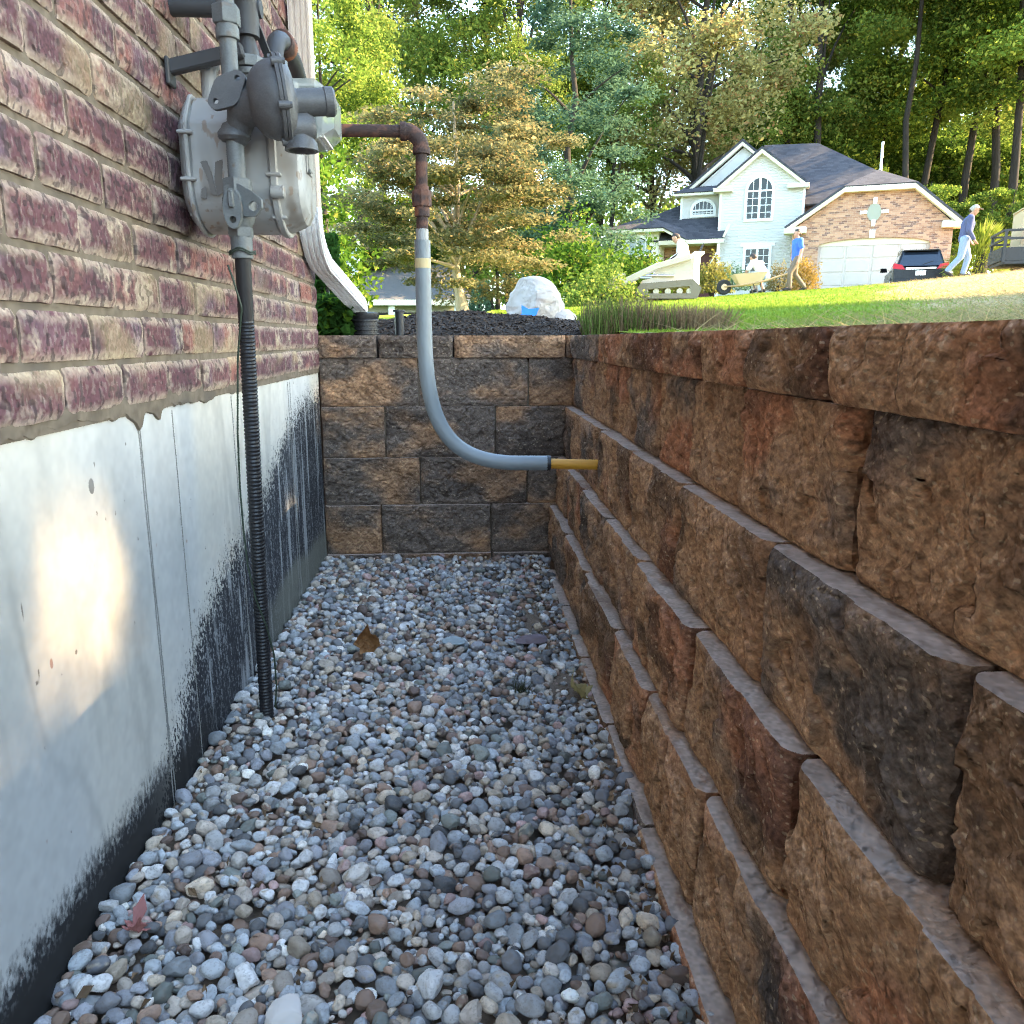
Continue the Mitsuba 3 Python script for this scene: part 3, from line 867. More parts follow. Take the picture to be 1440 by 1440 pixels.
# regulator
rc_ = at(384, 141, 1.615)
rax = unit([1, .26, .12])
bulb = [m3d.Manifold.sphere(r, 40).translate(tuple(p)) for p, r in ((at(345, 152, 1.64), .033), (at(366, 146, 1.625), .036), (at(384, 141, 1.615), .030))]
ib = [m3d.Manifold.sphere(r, 28).translate(tuple(p)) for p, r in ((at(334, 190, 1.655), .022), (at(340, 165, 1.648), .026), (at(336, 120, 1.65), .020))]
reg_m = m3d.Manifold.batch_boolean([m3d.Manifold.batch_hull(bulb[:2]), m3d.Manifold.batch_hull(bulb[1:]), m3d.Manifold.batch_hull(ib[:2]), m3d.Manifold.batch_hull(ib[1:]), m3d.Manifold.batch_hull([ib[1], bulb[0]])], m3d.OpType.Add)
reg = part(gm, 'regulator', reg_m, 'metal_reg', 40)
part(reg, 'inlet_collar', lathe(ax(zr(199)), (0, 0, 1), [(0, 0), (0, .024), (.006, .030), (.014, .030), (.022, .024), (.03, .02)], 24), 'metal_reg')
dome = [(-.052, .0), (-.051, .030), (-.046, .046), (-.036, .060), (-.022, .071), (-.008, .077), (.004, .078), (.004, .087), (.010, .088), (.0102, .087), (.0118, .0845), (.0122, .087), (.018, .088), (.020, .086), (.020, .078), (.030, .070), (.036, .052), (.038, .0)]
dome = [(h_ * .92, r_ * .88) for h_, r_ in dome]
part(reg, 'diaphragm_case', lathe(rc_ + rax * .004, rax, dome, 56), 'metal_reg', 35)
for a in np.linspace(0, 2 * np.pi, 7)[:-1] + .35:
    x_ = unit(np.cross(rax, [0, 0, 1])); y_ = np.cross(rax, x_)
    pb = rc_ + rax * .013 + (x_ * math.cos(a) + y_ * math.sin(a)) * .075
    part(reg, 'bolt', merge([cyl(pb - rax * .010, pb + rax * .009, .0075, sides=12), hexnut(pb + rax * .008, pb + rax * .014, .0055)]), 'metal_reg')
t0 = rc_ + rax * .034 + [0, 0, -.006]
part(reg, 'spring_tower', lathe(t0, rax, [(0, .0), (0, .030), (.006, .026), (.010, .024), (.058, .024), (.060, .026), (.074, .026), (.078, .022), (.079, 0)], 28), 'metal_reg')
v0 = rc_ + rax * .018 + [0, -.004, -.050]
ve = v0 + rax * .052
part(reg, 'vent', merge([lathe(v0, rax, [(0, 0), (0, .026), (.045, .025), (.056, .018), (.058, 0)], 24), lathe(ve + rax * -.022 + [0, 0, .004], (0, 0, -1), [(0, 0), (0, .019), (.020, .021), (.030, .029), (.044, .031), (.044, .024), (.030, .016), (.030, 0)], 24)]), 'metal_reg')
fl = Polygon([(x + .014 * math.cos(a), y + .014 * math.sin(a)) for x, y in ((-.0205, -.018), (.0205, .021)) for a in np.linspace(0, 2 * np.pi, 20)]).convex_hull.union(Polygon([(.025 * math.cos(a), .027 * math.sin(a)) for a in np.linspace(0, 2 * np.pi, 28)])).convex_hull
for x, y in ((-.0205, -.018), (.0205, .021)):
    fl = fl.difference(Polygon([(x + .0052 * math.cos(a), y + .0052 * math.sin(a)) for a in np.linspace(0, 2 * np.pi, 14)]))
part(reg, 'flange', prism(fl, .012, at(321, 130, 1.612), (1, 0, 0), (0, 0, 1)), 'metal_reg')

# pipework above
part(gm, 'upper_pipe', cyl(ax(zr(112)), ax(zr(-14)), .0155), 'metal')
part(gm, 'union_nut', hexnut(ax(zr(36)), ax(zr(9)), .0255), 'metal')
part(gm, 'union_nut', merge([hexnut(ax(zr(56)), ax(zr(40)), .0215, 12), cyl(ax(zr(40)), ax(zr(36)), .0195)]), 'metal')
part(gm, 'wall_pipe', cyl([-.40, 1.80, at(300, 10, 1.80)[2]], [-.60, 1.80, at(300, 10, 1.80)[2]], .0185), 'metal_dark')
ic = at(348, 60, 1.79)
part(gm, 'inlet_elbow', merge([lathe(ic + [0, 0, -.030], (0, 0, 1), [(0, .0), (0, .022), (.012, .022), (.040, .014), (.052, .014)], 22), tube([ic + [0, 0, .01], ic + [0, 0, .07], ic + [0, -.02, .10], ic + [0, -.07, .105]], [.024, .026, .026, .020], 18)]), 'metal_dark')
part(gm, 'inlet_union', merge([hexnut(ic + [0, 0, -.048], ic + [0, 0, -.028], .031, 8), cyl(ic + [0, 0, -.062], ic + [0, 0, -.051], .028), cyl(ic + [0, 0, -.10], ic + [0, 0, -.062], .021)]), 'metal')
wp_ = at(297, 150, 1.80)
part(gm, 'capped_port', lathe(wp_ + [0, 0, -.04], (0, 0, 1), [(0, 0), (0, .0165), (.105, .0165), (.112, .0215), (.132, .0225), (.136, .018), (.137, 0)], 24), 'meter')
o0 = at(386, 118, 1.88)
op = np.vstack([bez(o0, o0 + [0, 0, .05], o0 + [0, .02, .11], o0 + [.005, .10, .11], 10), bez(o0 + [.005, .16, .105], o0 + [.01, .24, .10], [-.43, 2.40, 1.45], [-.40, 2.40, 1.442], 14)])
part(gm, 'outlet_pipe', tube(op, .0195, 16), 'metal_dark', True)
part(gm, 'outlet_nut', hexnut(o0 + [0, 0, .02], o0 + [0, 0, .045], .030, 8), 'metal')
part(gm, 'outlet_nut', cyl(o0 + [0, .085, .11], o0 + [.004, .125, .108], .028), 'rust')
part(gm, 'strap', bar(at(358, 30, 1.80), at(382, 92, 1.84), .018, .003), 'metal_dark', False)
b0, b1 = np.array([-.578, 1.755, at(243, 96, 1.755)[2]]), np.array([-.43, 1.755, at(318, 70, 1.755)[2]])
part(gm, 'bracket', merge([bar(b0, b1, .024, .026, bev=.003), box(b0 + [.004, 0, -.008], (.008, .040, .050), .002)]), 'metal_dark', 30)

# meter body: rings of one rounded outline along the wall's normal
YC, zb, zt = 1.80, at(345, 322, 1.71)[2], at(345, 140, 1.76)[2]


def outline(inset):
    w, h = .098, (zt - zb)
    body = Polygon([(-w, zb + .085), (-w, zt - .055), (-w * .55, zt), (w * .55, zt), (w, zt - .055), (w, zb + .085)]).union(Polygon([(w * math.cos(a), zb + .085 + .085 * math.sin(a)) for a in np.linspace(np.pi, 2 * np.pi, 28)])).buffer(-.02).buffer(.02 - inset)
    return np.array(body.exterior.coords)[:-1]


def hullrings(rings):
    pts = np.vstack([np.column_stack([np.full(len(o), x), YC + o[:, 0], o[:, 1]]) for x, o in ((x, outline(i)) for x, i in rings)])
    m = trimesh.convex.convex_hull(pts)
    return np.array(m.vertices), np.array(m.faces)


body = part(gm, 'meter_body', hullrings([(-.533, .004), (-.528, 0), (-.385, 0), (-.380, .004)]), 'meter', 30)
part(gm, 'rear_cover', hullrings([(-.562, .040), (-.556, .016), (-.546, .004), (-.541, .003)]), 'meter', 30)
part(gm, 'front_cover', hullrings([(-.366, .003), (-.356, .006), (-.330, .018), (-.321, .034)]), 'meter', 30)
for x0_, x1_ in ((-.541, -.533), (-.380, -.366)):
    part(gm, 'flange_seam', hullrings([(x0_, -.004), (x0_ + .002, -.006), (x1_ - .002, -.006), (x1_, -.004)]), 'meter', 30)
for x_, dy, z_ in ((-.537, -.103, .70), (-.537, -.103, .36), (-.373, -.103, .80), (-.373, -.103, .40), (-.373, -.07, .10), (-.537, -.06, .12), (-.537, .103, .5), (-.373, .103, .5)):
    part(gm, 'seam_clip', box((x_, YC + dy, zb + (zt - zb) * z_), (.030, .012, .007), .002), 'meter')
part(gm, 'lug', lathe((-.378, YC - .104, zb + .068), (1, 0, 0), [(0, 0), (0, .012), (.024, .012), (.026, .008), (.026, 0)], 14), 'meter')
for pts in ([(-.014, .030), (-.004, .032), (.004, .006), (.010, -.030), (.002, -.026), (-.004, .004)], [(.014, .030), (.026, .034), (.022, .002), (.026, -.022), (.014, -.030), (.010, -.004)], [(-.016, -.020), (-.010, -.016), (-.010, -.036), (-.018, -.034)]):
    part(gm, 'label_residue', prism(Polygon(pts).buffer(.0015), .0012, (-.497, YC - .0985, zb + .092), (1, 0, 0), (0, 0, 1)), 'grime', False)
part(gm, 'badge', merge([box((-.3195, YC - .01, zb + .155), (.004, .055, .075), .001), box((-.3165, YC - .01, zb + .155), (.003, .045, .062))]), 'meter', False)
part(gm, 'badge_screw', cyl((-.319, YC - .03, zb + .120), (-.313, YC - .03, zb + .120), .005, sides=10), 'metal')
# index box with a clear cover
i0, i1 = np.array([-.345, 1.735, at(430, 194, 1.735)[2]]), np.array([-.258, 1.86, at(430, 110, 1.735)[2]])
ih = i1 - i0
hp_ = []
for fx in (0, 1):
    for fy in (0, 1):
        for fz in (0, 1):
            ins = .022 if fx else 0
            hp_.append(i0 + ih * [fx * .62, fy, fz])
            hp_.append(i0 + ih * [fx, fy, fz] + [0, (ins if fy == 0 else -ins) * .5, (ins if fz == 0 else -ins)])
hm_ = trimesh.convex.convex_hull(np.array(hp_))
idx = part(gm, 'index_cover', (np.array(hm_.vertices), np.array(hm_.faces)), 'clear', False)
part(gm, 'index_housing', merge([box(i0 + ih * [.12, .5, .5], ih * [.22, .94, .94], .004), box(i0 + ih * [.42, .5, .96], ih * [.6, .6, .05]), box(i0 + ih * [.42, .5, .05], ih * [.7, .9, .04])]), 'white_plastic', 30)
part(gm, 'index_dial', merge([box(i0 + ih * [.56, .45, .52], ih * [.05, .5, .48]), box(i0 + ih * [.40, .3, .9], ih * [.34, .3, .05])]), 'metal_dark', False)

# ------------------------------------------------------------------ gas line crossing the trench
gl = thing('gas_line', 'rusty iron pipe dropping into a curved grey conduit with a yellow tube end', 'pipe')
GY = 2.40
e1 = at(592, 185, GY)
ez = e1[2]
part(gl, 'iron_pipe', cyl([-.47, GY, ez], [e1[0] - .035, GY, ez], .0165), 'rust')
el = np.array([[e1[0] - .045 + .045 * math.sin(a), GY, ez - .045 + .045 * math.cos(a)] for a in np.linspace(0, np.pi / 2, 12)])
elb = part(gl, 'elbow', tube(el, .0215, 22), 'rust', 30)
part(elb, 'band', cyl(el[0] + [-.012, 0, 0], el[0] + [.005, 0, 0], .0245), 'rust')
part(elb, 'band', cyl(el[-1] + [0, 0, .004], el[-1] + [0, 0, -.014], .0245), 'rust')
gx_ = e1[0]
zp = lambda py: at(590, py, GY)[2]
part(gl, 'drop_pipe', cyl([gx_, GY, zp(205)], [gx_ - .002, GY, zp(275)], .0165), 'rust')
un = part(gl, 'union', merge([hexnut([gx_ - .002, GY, zp(268)], [gx_ - .002, GY, zp(291)], .0275, 8), cyl([gx_ - .002, GY, zp(291)], [gx_ - .002, GY, zp(305)], .0215), cyl([gx_ - .002, GY, zp(262)], [gx_ - .002, GY, zp(268)], .021)]), 'rust')
part(gl, 'nipple', cyl([gx_ - .002, GY, zp(303)], [gx_ - .003, GY, zp(345)], .0165), 'rust')
part(gl, 'tape_band', cyl([gx_ - .003, GY, zp(322)], [gx_ - .003, GY, zp(341)], .0178), 'meter')
path = np.vstack([np.array([[gx_ - .003, GY, zp(y)] for y in (338, 380, 420, 460)]), bez([gx_ - .003, GY, zp(470)], [gx_ - .003, GY, zp(600)], at(628, 652, GY), at(735, 651, GY), 40)[1:], [at(772, 651, GY)]])
con = part(gl, 'conduit', tube(path, .0225, 24), 'pvc', 30)
part(con, 'painted_band', cyl([gx_ - .003, GY, zp(363)], [gx_ - .003, GY, zp(378)], .0233), 'tape')
part(gl, 'end_collar', cyl(at(769, 651, GY), at(774, 651, GY), .0236), 'black_plastic')
part(gl, 'yellow_tube', cyl(at(773, 652, GY), at(849, 654, GY) + [.03, 0, 0], .0155), 'yellow')


# ------------------------------------------------------------------ downspout and the drain it empties into
def sweep(prof, pts, wdir, scale=1.0):
    pts = np.asarray(pts, float)
    t = np.gradient(pts, axis=0); t /= np.linalg.norm(t, axis=1, keepdims=True)
    prof = np.asarray(prof); k = len(prof)
    sc = np.broadcast_to(scale, (len(pts),))
    vs = []
    for p, d, s in zip(pts, t, sc):
        w = unit(np.asarray(wdir) - d * (np.asarray(wdir) @ d)); h = np.cross(w, d)
        vs.append(p + s * (prof[:, :1] * w + prof[:, 1:] * h))
    i, j = np.meshgrid(np.arange(len(pts) - 1), np.arange(k), indexing='ij')
    q = np.stack([i * k + j, i * k + (j + 1) % k, (i + 1) * k + (j + 1) % k, (i + 1) * k + j], -1).reshape(-1, 4)
    return np.vstack(vs), np.vstack([q[:, [0, 1, 2]], q[:, [0, 2, 3]]])


def spout_prof(w, h, nw=4, nh=2, d=.0048):
    out = []
    for (x0_, y0_, x1_, y1_, n_) in ((-w, -h, w, -h, nw), (w, -h, w, h, nh), (w, h, -w, h, nw), (-w, h, -w, -h, nh)):
        for s in np.linspace(0.06, .94, n_ * 8):
            ph_ = (s * n_) % 1
            q = d if ph_ < .32 else 0
            nx_, ny_ = unit((y1_ - y0_, -(x1_ - x0_)))
            out.append((x0_ + (x1_ - x0_) * s - nx_ * q, y0_ + (y1_ - y0_) * s - ny_ * q))
    return np.array(out)


ds = thing('downspout', 'cream ribbed downspout at the house corner with a white elbow angled out over the wall', 'downspout')
prof = spout_prof(.036, .027)
DX, DY = -.533, 2.96
zb_ = at(432, 292, DY)[2]
part(ds, 'upper_section', sweep(prof, [[DX, DY, 4.6], [DX, DY, zb_ - .02]], (1, 0, 0)), 'spout', 25)
ext0, ext1, ext2 = np.array([-.528, 3.13, at(446, 372, 3.13)[2]]), at(496, 420, 3.44), at(508, 447, 3.55)
ep = bez([DX, DY - .001, zb_], [DX, DY, zb_ - .085], ext0 - (ext1 - ext0) * .22 + [0, -.005, .01], ext0, 26)
es = 1.04 + .016 * np.sign(np.sin(np.linspace(0, 11 * 2 * np.pi, 26)))
part(ds, 'elbow', sweep(prof, ep, (1, 0, 0), es), 'white_paint', 25)
part(ds, 'extension', sweep(prof, [ext0, ext0 * .5 + ext1 * .5, ext1], (1, 0, 0), .98), 'white_paint', 25)
part(ds, 'lower_elbow', sweep(prof, bez(ext1, ext1 + (ext1 - ext0) * .22, ext2 + [0, 0, .06], ext2, 12), (1, 0, 0), np.linspace(.98, .72, 12)), 'white_paint', 25)
adp = [(.034, 0), (.017, .03), (-.017, .03), (-.034, 0), (-.017, -.03), (.017, -.03)]
part(ds, 'adapter', sweep(np.array(adp) * .8, [ext2, ext2 + [.004, .005, -.03], ext2 + [.016, .01, -.055]], (1, 0, 0), [.75, .9, 1.5]), 'white_paint', 25)
part(ds, 'strap', box((DX, DY, zb_ + .30), (.078, .062, .02), .002), 'spout')
db = np.array([ext2[0] + .012, ext2[1] + .02, .80])
rib = [(0, .056)]
for q in range(9):
    rib += [(q * .018, .056), (q * .018 + .008, .056), (q * .018 + .010, .062), (q * .018 + .017, .062)]
add('drain_pipe', lathe(db, (0, 0, 1), [(0, .05)] + rib + [(.165, .058), (.176, .062), (.188, .062), (.192, .052), (.195, .03), (.195, 0)], 28), 'black_plastic', 30, label='squat black corrugated drain pipe under the end of the white downspout', category='pipe')
sb = at(562, 470, 3.70)
st_z = at(562, 436, 3.70)[2]
sk = thing('drain_stub', 'thin upright black pipe stub standing in the dark mulch', 'pipe')
part(sk, 'pipe', cyl([sb[0], sb[1], .82], [sb[0], sb[1], st_z - .006], .0205), 'black_plastic')
part(sk, 'cap', cyl([sb[0], sb[1], st_z - .008], [sb[0], sb[1], st_z], .0265), 'metal_dark')


# ------------------------------------------------------------------ boulder, tag, grass clump on the bed
def rock_mesh(c, s, seed, lvl=4, flats=9):
    m = trimesh.creation.icosphere(lvl)
    v = np.array(m.vertices); w = v.copy()
    rs = np.random.default_rng(seed)
    for _ in range(flats):
        d = unit(rs.normal(size=3)); lim = rs.uniform(.55, .85)
        w = w - np.outer(np.maximum(0, w @ d - lim) * .9, d)
    w = w * (1 + (meshkit.fbm(v * 2.2 + seed, 5, seed) - .5)[:, None] * .28)
    return w * s + c, m.faces


bc = at(752, 425, 5.0)
add('boulder', merge([rock_mesh(bc + [0, 0, -.03], (.175, .16, .175), 15, 5, 3), rock_mesh(bc + [.16, -.02, -.12], (.10, .12, .08), 8, 3)]), 'rock', True, label='pale pinkish boulder sitting on the dark mulch mound', category='boulder')
tc = at(738, 442, 4.60)
tp = Polygon([(1.45 * a_, 1.45 * b_) for a_, b_ in [(-.055, -.012), (-.012, .0), (-.012, .040), (.016, .022), (.058, .028), (.040, -.016), (.010, -.046), (-.02, -.03)]])
tm = prism(tp, .0015, tc, (1, .15, 0), (0, .45, .9))
add('blue_tag', tm, 'blue_tag', False, label='small bright blue plastic flag lying against the pale boulder', category='flag')
add('stick', tube([at(612, 441, 4.6), at(640, 440, 4.6), at(668, 442, 4.55)], [.006, .007, .005], 6), 'wood', True, label='thin pale stick lying on the mulch behind the grey conduit', category='stick')


def blades(base, length, width, lean, az, seg=3, curve=.5):
    """Tapering grass blades: base (n, 3), the rest (n,)."""
    n_ = len(base)
    t = np.linspace(0, 1, seg + 1)
    d = np.stack([np.cos(az), np.sin(az), 0 * az], 1)
    side = np.stack([-np.sin(az + 1.1), np.cos(az + 1.1), 0 * az], 1)
    vs = []
    for tk in t:
        p = base + d * (np.sin(lean * (1 + curve * tk)) * length * tk)[:, None] + np.array([0, 0, 1.0]) * (np.cos(lean * (1 + curve * tk)) * length * tk)[:, None]
        w = (width * (1 - .88 * tk))[:, None] * .5
        vs += [p - side * w, p + side * w]
    v_ = np.stack(vs, 1).reshape(-1, 3)
    b_ = np.arange(n_)[:, None] * (2 * seg + 2)
    f_ = np.concatenate([b_ + [2 * s_, 2 * s_ + 1, 2 * s_ + 3] for s_ in range(seg)] + [b_ + [2 * s_, 2 * s_ + 3, 2 * s_ + 2] for s_ in range(seg)])
    return v_, f_, 2 * seg + 2


n = 2600
bx, by = rng.uniform(.53, 1.10, n), rng.uniform(3.36, 3.80, n)
ln = np.where(bx < .80, rng.uniform(.135, .21, n), rng.uniform(.13, .182, n))
bs = np.stack([bx, by, np.full(n, .855)], 1)
v, f, per = blades(bs, ln, rng.uniform(.005, .010, n), np.abs(rng.normal(0, .13, n)) + .28 * np.clip((bx - 1.02) / .08, 0, 1), np.where(bx > 1.02, rng.normal(0, .7, n), rng.uniform(0, 6.28, n)))
gcol = np.where((rng.uniform(size=n) < np.clip(.85 - 1.8 * (bx - .5), .05, .6))[:, None], rng.uniform(.6, 1.3, (n, 1)) * np.array([[.13, .17, .045]]), rng.uniform(.6, 1.3, (n, 1)) * np.array([[.24, .165, .095]]))
add('ornamental_grass', (v, f), 'leaf', False, color=np.repeat(gcol, per, 0), label='clump of cut-back grass, green and brown stubs, behind the corner of the retaining wall', category='grass clump')


def leaf_cards(c, size, rng_, up=.6, aspect=.55, nrm=None):
    """One folded diamond leaf at each centre: (v, f, 6 vertices each)."""
    n_ = len(c)
    nn = rng_.normal(size=(n_, 3)) + np.array([0, 0, up * 2]) if nrm is None else nrm
    nn /= np.linalg.norm(nn, axis=1, keepdims=True)
    a = np.cross(nn, rng_.normal(size=(n_, 3))); a /= np.linalg.norm(a, axis=1, keepdims=True)
    b_ = np.cross(nn, a)
    s = np.asarray(size).reshape(-1, 1) * np.ones((n_, 1))
    v_ = np.stack([c - a * s * .5, c - b_ * s * aspect * .5 + nn * s * .10, c + a * s * .5 - nn * s * .06, c + b_ * s * aspect * .5 + nn * s * .10], 1).reshape(-1, 3)
    k_ = np.arange(n_)[:, None] * 4
    return v_, np.concatenate([k_ + [0, 1, 2], k_ + [0, 2, 3]]), 4


# ivy at the house corner
iv = thing('ivy', 'leafy dark green ivy with white blossoms at the house corner below the downspout', 'ivy')
n = 950
ipx, ipy, iY = rng.uniform(446, 496, n), 472 - 66 * rng.beta(1.1, 1.9, n), rng.uniform(3.44, 3.72, n)
keep = (ipy > 405 + (ipx - 450) * .55 + rng.normal(0, 6, n)) | (rng.uniform(size=n) < .05)
ic_ = np.array([at(a, b_, c_) for a, b_, c_ in zip(ipx[keep], ipy[keep], iY[keep])])
n2 = 800
jx, jy, jY = rng.uniform(436, 474, n2), rng.uniform(330, 430, n2), rng.uniform(3.7, 4.2, n2)
ic2 = np.array([at(a, b_, c_) for a, b_, c_ in zip(jx, jy, jY)])
cc = np.vstack([ic_, ic2])
v, f, per = leaf_cards(cc, rng.uniform(.028, .055, len(cc)), rng, .5, .85)
lc = rng.uniform(.5, 1.5, (len(cc), 1)) * np.array([[.030, .075, .016]])
lc[:len(ic_)] *= np.where(rng.uniform(size=(len(ic_), 1)) < .22, [[2.6, 2.0, 1.0]], [[1.0, 1.0, 1.0]])
part(iv, 'leaves', (v, f), 'leaf', False, color=np.repeat(lc, per, 0))
fc = np.array([at(a, b_, 3.66) for a, b_ in zip(rng.normal(463, 7, 34), rng.normal(425, 9, 34))])
v, f, per = leaf_cards(fc, .032, rng, .2, .9)
part(iv, 'blossoms', (v, f), 'leaf', False, color=np.full((len(v), 3), .72))
part(iv, 'stem', merge([tube([[-.56, 3.6, .84], at(455, 440, 3.6), at(452 + 10 * k_, 400 - 20 * k_, 3.8)], [.006, .005, .003], 6) for k_ in range(3)]), 'bark', True)


# ------------------------------------------------------------------ litter on the gravel
def fallen_leaf(outline_pts, size, c, az, curl, tilt, mat, name, label, seed=1, crump=.22):
    poly = Polygon(np.asarray(outline_pts) * size).buffer(0)
    m = trimesh.creation.extrude_polygon(poly, .0006, engine='earcut')
    m = m.subdivide_to_size(size * .09)
    v_ = np.array(m.vertices)
    r = v_[:, 0] / size
    s = v_[:, 1] / size
    z = curl * size * (r * r * 1.3 + s * s * .9) + size * crump * (meshkit.fbm(np.stack([r * 3 + seed, s * 3, r * 0], 1), 3, seed) - .5) - np.abs(s) ** .8 * size * .10
    v_[:, 2] += z
    R = trimesh.transformations.euler_matrix(tilt[0], tilt[1], az)[:3, :3]
    return add(name, (v_ @ R.T + c, m.faces), mat, 40, label=label, category='leaf')


def lobes(n_, inner, seed=0, el_=1.0):
    rs = np.random.default_rng(seed)
    o = []
    for k_ in range(n_ * 2):
        a = 2 * np.pi * k_ / (n_ * 2)
        r = (1.0 if k_ % 2 == 0 else inner) * rs.uniform(.62, 1.12)
        o.append((r * math.cos(a) * el_, r * math.sin(a)))
    return o


def gh(x, y):
    i_, j_ = int((x - XL) / res), int((y - y0g) / res)
    return float(np.percentile(hm[max(0, i_ - 6):i_ + 7, max(0, j_ - 6):j_ + 7], 80))


fallen_leaf(lobes(7, .78, 3), .046, np.array([-.293, 2.162, gh(-.293, 2.162) + .020]), .5, 1.5, (1.0, -.5), 'deadleaf', 'fallen_leaf', 'curled orange brown dead leaf lying alone on the gravel', 4, .85)
oak = [(-1, -.05), (-.7, -.12), (-.62, -.42), (-.42, -.18), (-.2, -.62), (.02, -.2), (.3, -.55), (.42, -.16), (.75, -.3), (1, 0), (.75, .3), (.42, .16), (.3, .55), (.02, .2), (-.2, .62), (-.42, .18), (-.62, .42), (-.7, .12), (-1, .05)]
M2 = {'brownleaf': pr((.115, .075, .050), .8), 'redleaf': pr((.30, .115, .10), .7), 'yellowleaf': pr((.30, .235, .10), .8), 'slate': pr((.26, .30, .31), .8), 'purple_stone': pr((.17, .13, .14), .9), 'pale_stone': pr((.56, .51, .46), .7)}
scene.update({'mat_' + k: v for k, v in M2.items()})
fallen_leaf(oak, .034, np.array([-.507, 1.075, gh(-.507, 1.075) + .006]), 1.9, .75, (.35, .2), 'redleaf', 'fallen_leaf', 'dull red lobed oak leaf on the gravel next to the foundation', 6, .5)
fallen_leaf(lobes(5, .6, 8, 1.2), .045, np.array([.276, 1.868, gh(.276, 1.868) + .006]), .9, .7, (.3, .5), 'yellowleaf', 'fallen_leaf', 'crumpled yellow leaf on the gravel at the foot of the block wall', 9, .6)
for (x, y, s, mat, nm_, lb_, sd_) in ((.18, 2.242, (.055, .042, .012), 'purple_stone', 'flat_stone', 'flat dark purplish stone slab lying on the far gravel', 21), (-.046, 2.214, (.036, .030, .010), 'slate', 'flat_stone', 'angular blue grey slate chip in the middle of the gravel', 22), (-.248, .913, (.027, .034, .016), 'pale_stone', 'flat_stone', 'largest smooth pale stone at the near edge of the gravel', 23)):
    add(nm_, rock_mesh(np.array([x, y, gh(x, y) + .003]), np.array(s), sd_, 3, 10 if sd_ < 23 else 2), mat, True if sd_ == 23 else 25, label=lb_, category='stone')
n = 90
bs = np.stack([.126 + rng.normal(0, .014, n), 1.907 + rng.normal(0, .014, n), np.full(n, gh(.126, 1.907) - .012)], 1)
v, f, per = blades(bs, rng.uniform(.025, .055, n), rng.uniform(.0016, .003, n), np.abs(rng.normal(.5, .3, n)), rng.uniform(0, 6.28, n))
add('weed_tuft', (v, f), 'leaf', False, color=np.repeat(rng.uniform(.5, 1.2, (n, 1)) * np.array([[.07, .075, .035]]), per, 0), label='small dull green weed tuft growing through the gravel', category='weed')

# dry leaf scraps and grit among the stones
rl = np.random.default_rng(77)
n = 420
lx = np.where(rl.uniform(size=n) < .45, rl.uniform(.20, .31, n), rl.uniform(XL + .02, .31, n))
ly = rl.uniform(.75, 3.2, n)
lz = np.array([gh(min(a_, .30), b_) for a_, b_ in zip(lx, ly)]) + rl.uniform(-.004, .004, n)
v, f, per = leaf_cards(np.stack([lx, ly, lz], 1), rl.uniform(.008, .026, n), rl, .5, .6)
v[:, 2] += (meshkit.noise(v * 160, 3) - .5) * .012
add('leaf_scraps', (v, f), 'leaf_dry', False, color=np.repeat(rl.uniform(.5, 1.2, (n, 1)) * np.array([[.17, .105, .055]]), per, 0), kind='stuff', label='dry brown leaf scraps among the pebbles')

# ------------------------------------------------------------------ the house across the lawn
HS = 1.2
HU, HN = np.array([math.cos(math.radians(23)), -math.sin(math.radians(23)), 0]), np.array([-math.sin(math.radians(23)), -math.cos(math.radians(23)), 0])
HO = np.array([14.0, 32.5, 0])


def hw(u, d, z):
    """House coordinates (along the front, metres behind the garage front, height) to the world."""
    p = HO + HU * u - HN * d + np.array([0, 0, z])
    return EYE + HS * (p - EYE)


def wallp(poly, d, th=.18):
    """A wall with its front face at d."""
    m = trimesh.creation.extrude_polygon(poly, th, engine='earcut')
    v_ = np.asarray(m.vertices)
    return np.array([hw(a, d + th - c, b_) for a, b_, c in v_]), np.asarray(m.faces)[:, ::-1]


def hbox(u0, u1, d0, d1, z0, z1):
    v_, f_ = box(((u0 + u1) / 2, (d0 + d1) / 2, (z0 + z1) / 2), (u1 - u0, d1 - d0, z1 - z0))
    return np.array([hw(*p) for p in v_]), f_


def hbar(a, b_, w, d0, d1):
    """A board along the front from a = (u, z) to b, w wide below that line, from d0 to d1 deep."""
    a, b_ = np.array(a, float), np.array(b_, float)
    t = unit(b_ - a); nrm = np.array([t[1], -t[0]])
    if nrm[1] > 0:
        nrm = -nrm
    return wallp(Polygon([a, b_, b_ + nrm * w, a + nrm * w]), d0, d1 - d0)


def hplate(pts, th=.10):
    return plate([hw(*p) for p in pts], th)


def arch(u0, u1, zs, h, n_=18):
    """Points of a segmental arch from (u1, zs) over to (u0, zs), h high."""
    a = np.linspace(0, np.pi, n_)
    return [((u0 + u1) / 2 + (u1 - u0) / 2 * math.cos(t), zs + h * math.sin(t)) for t in a]


hs = thing('suburban_house', 'two-storey pale blue house with a brick garage wing across the lawn', 'house')
ZG = 1.9
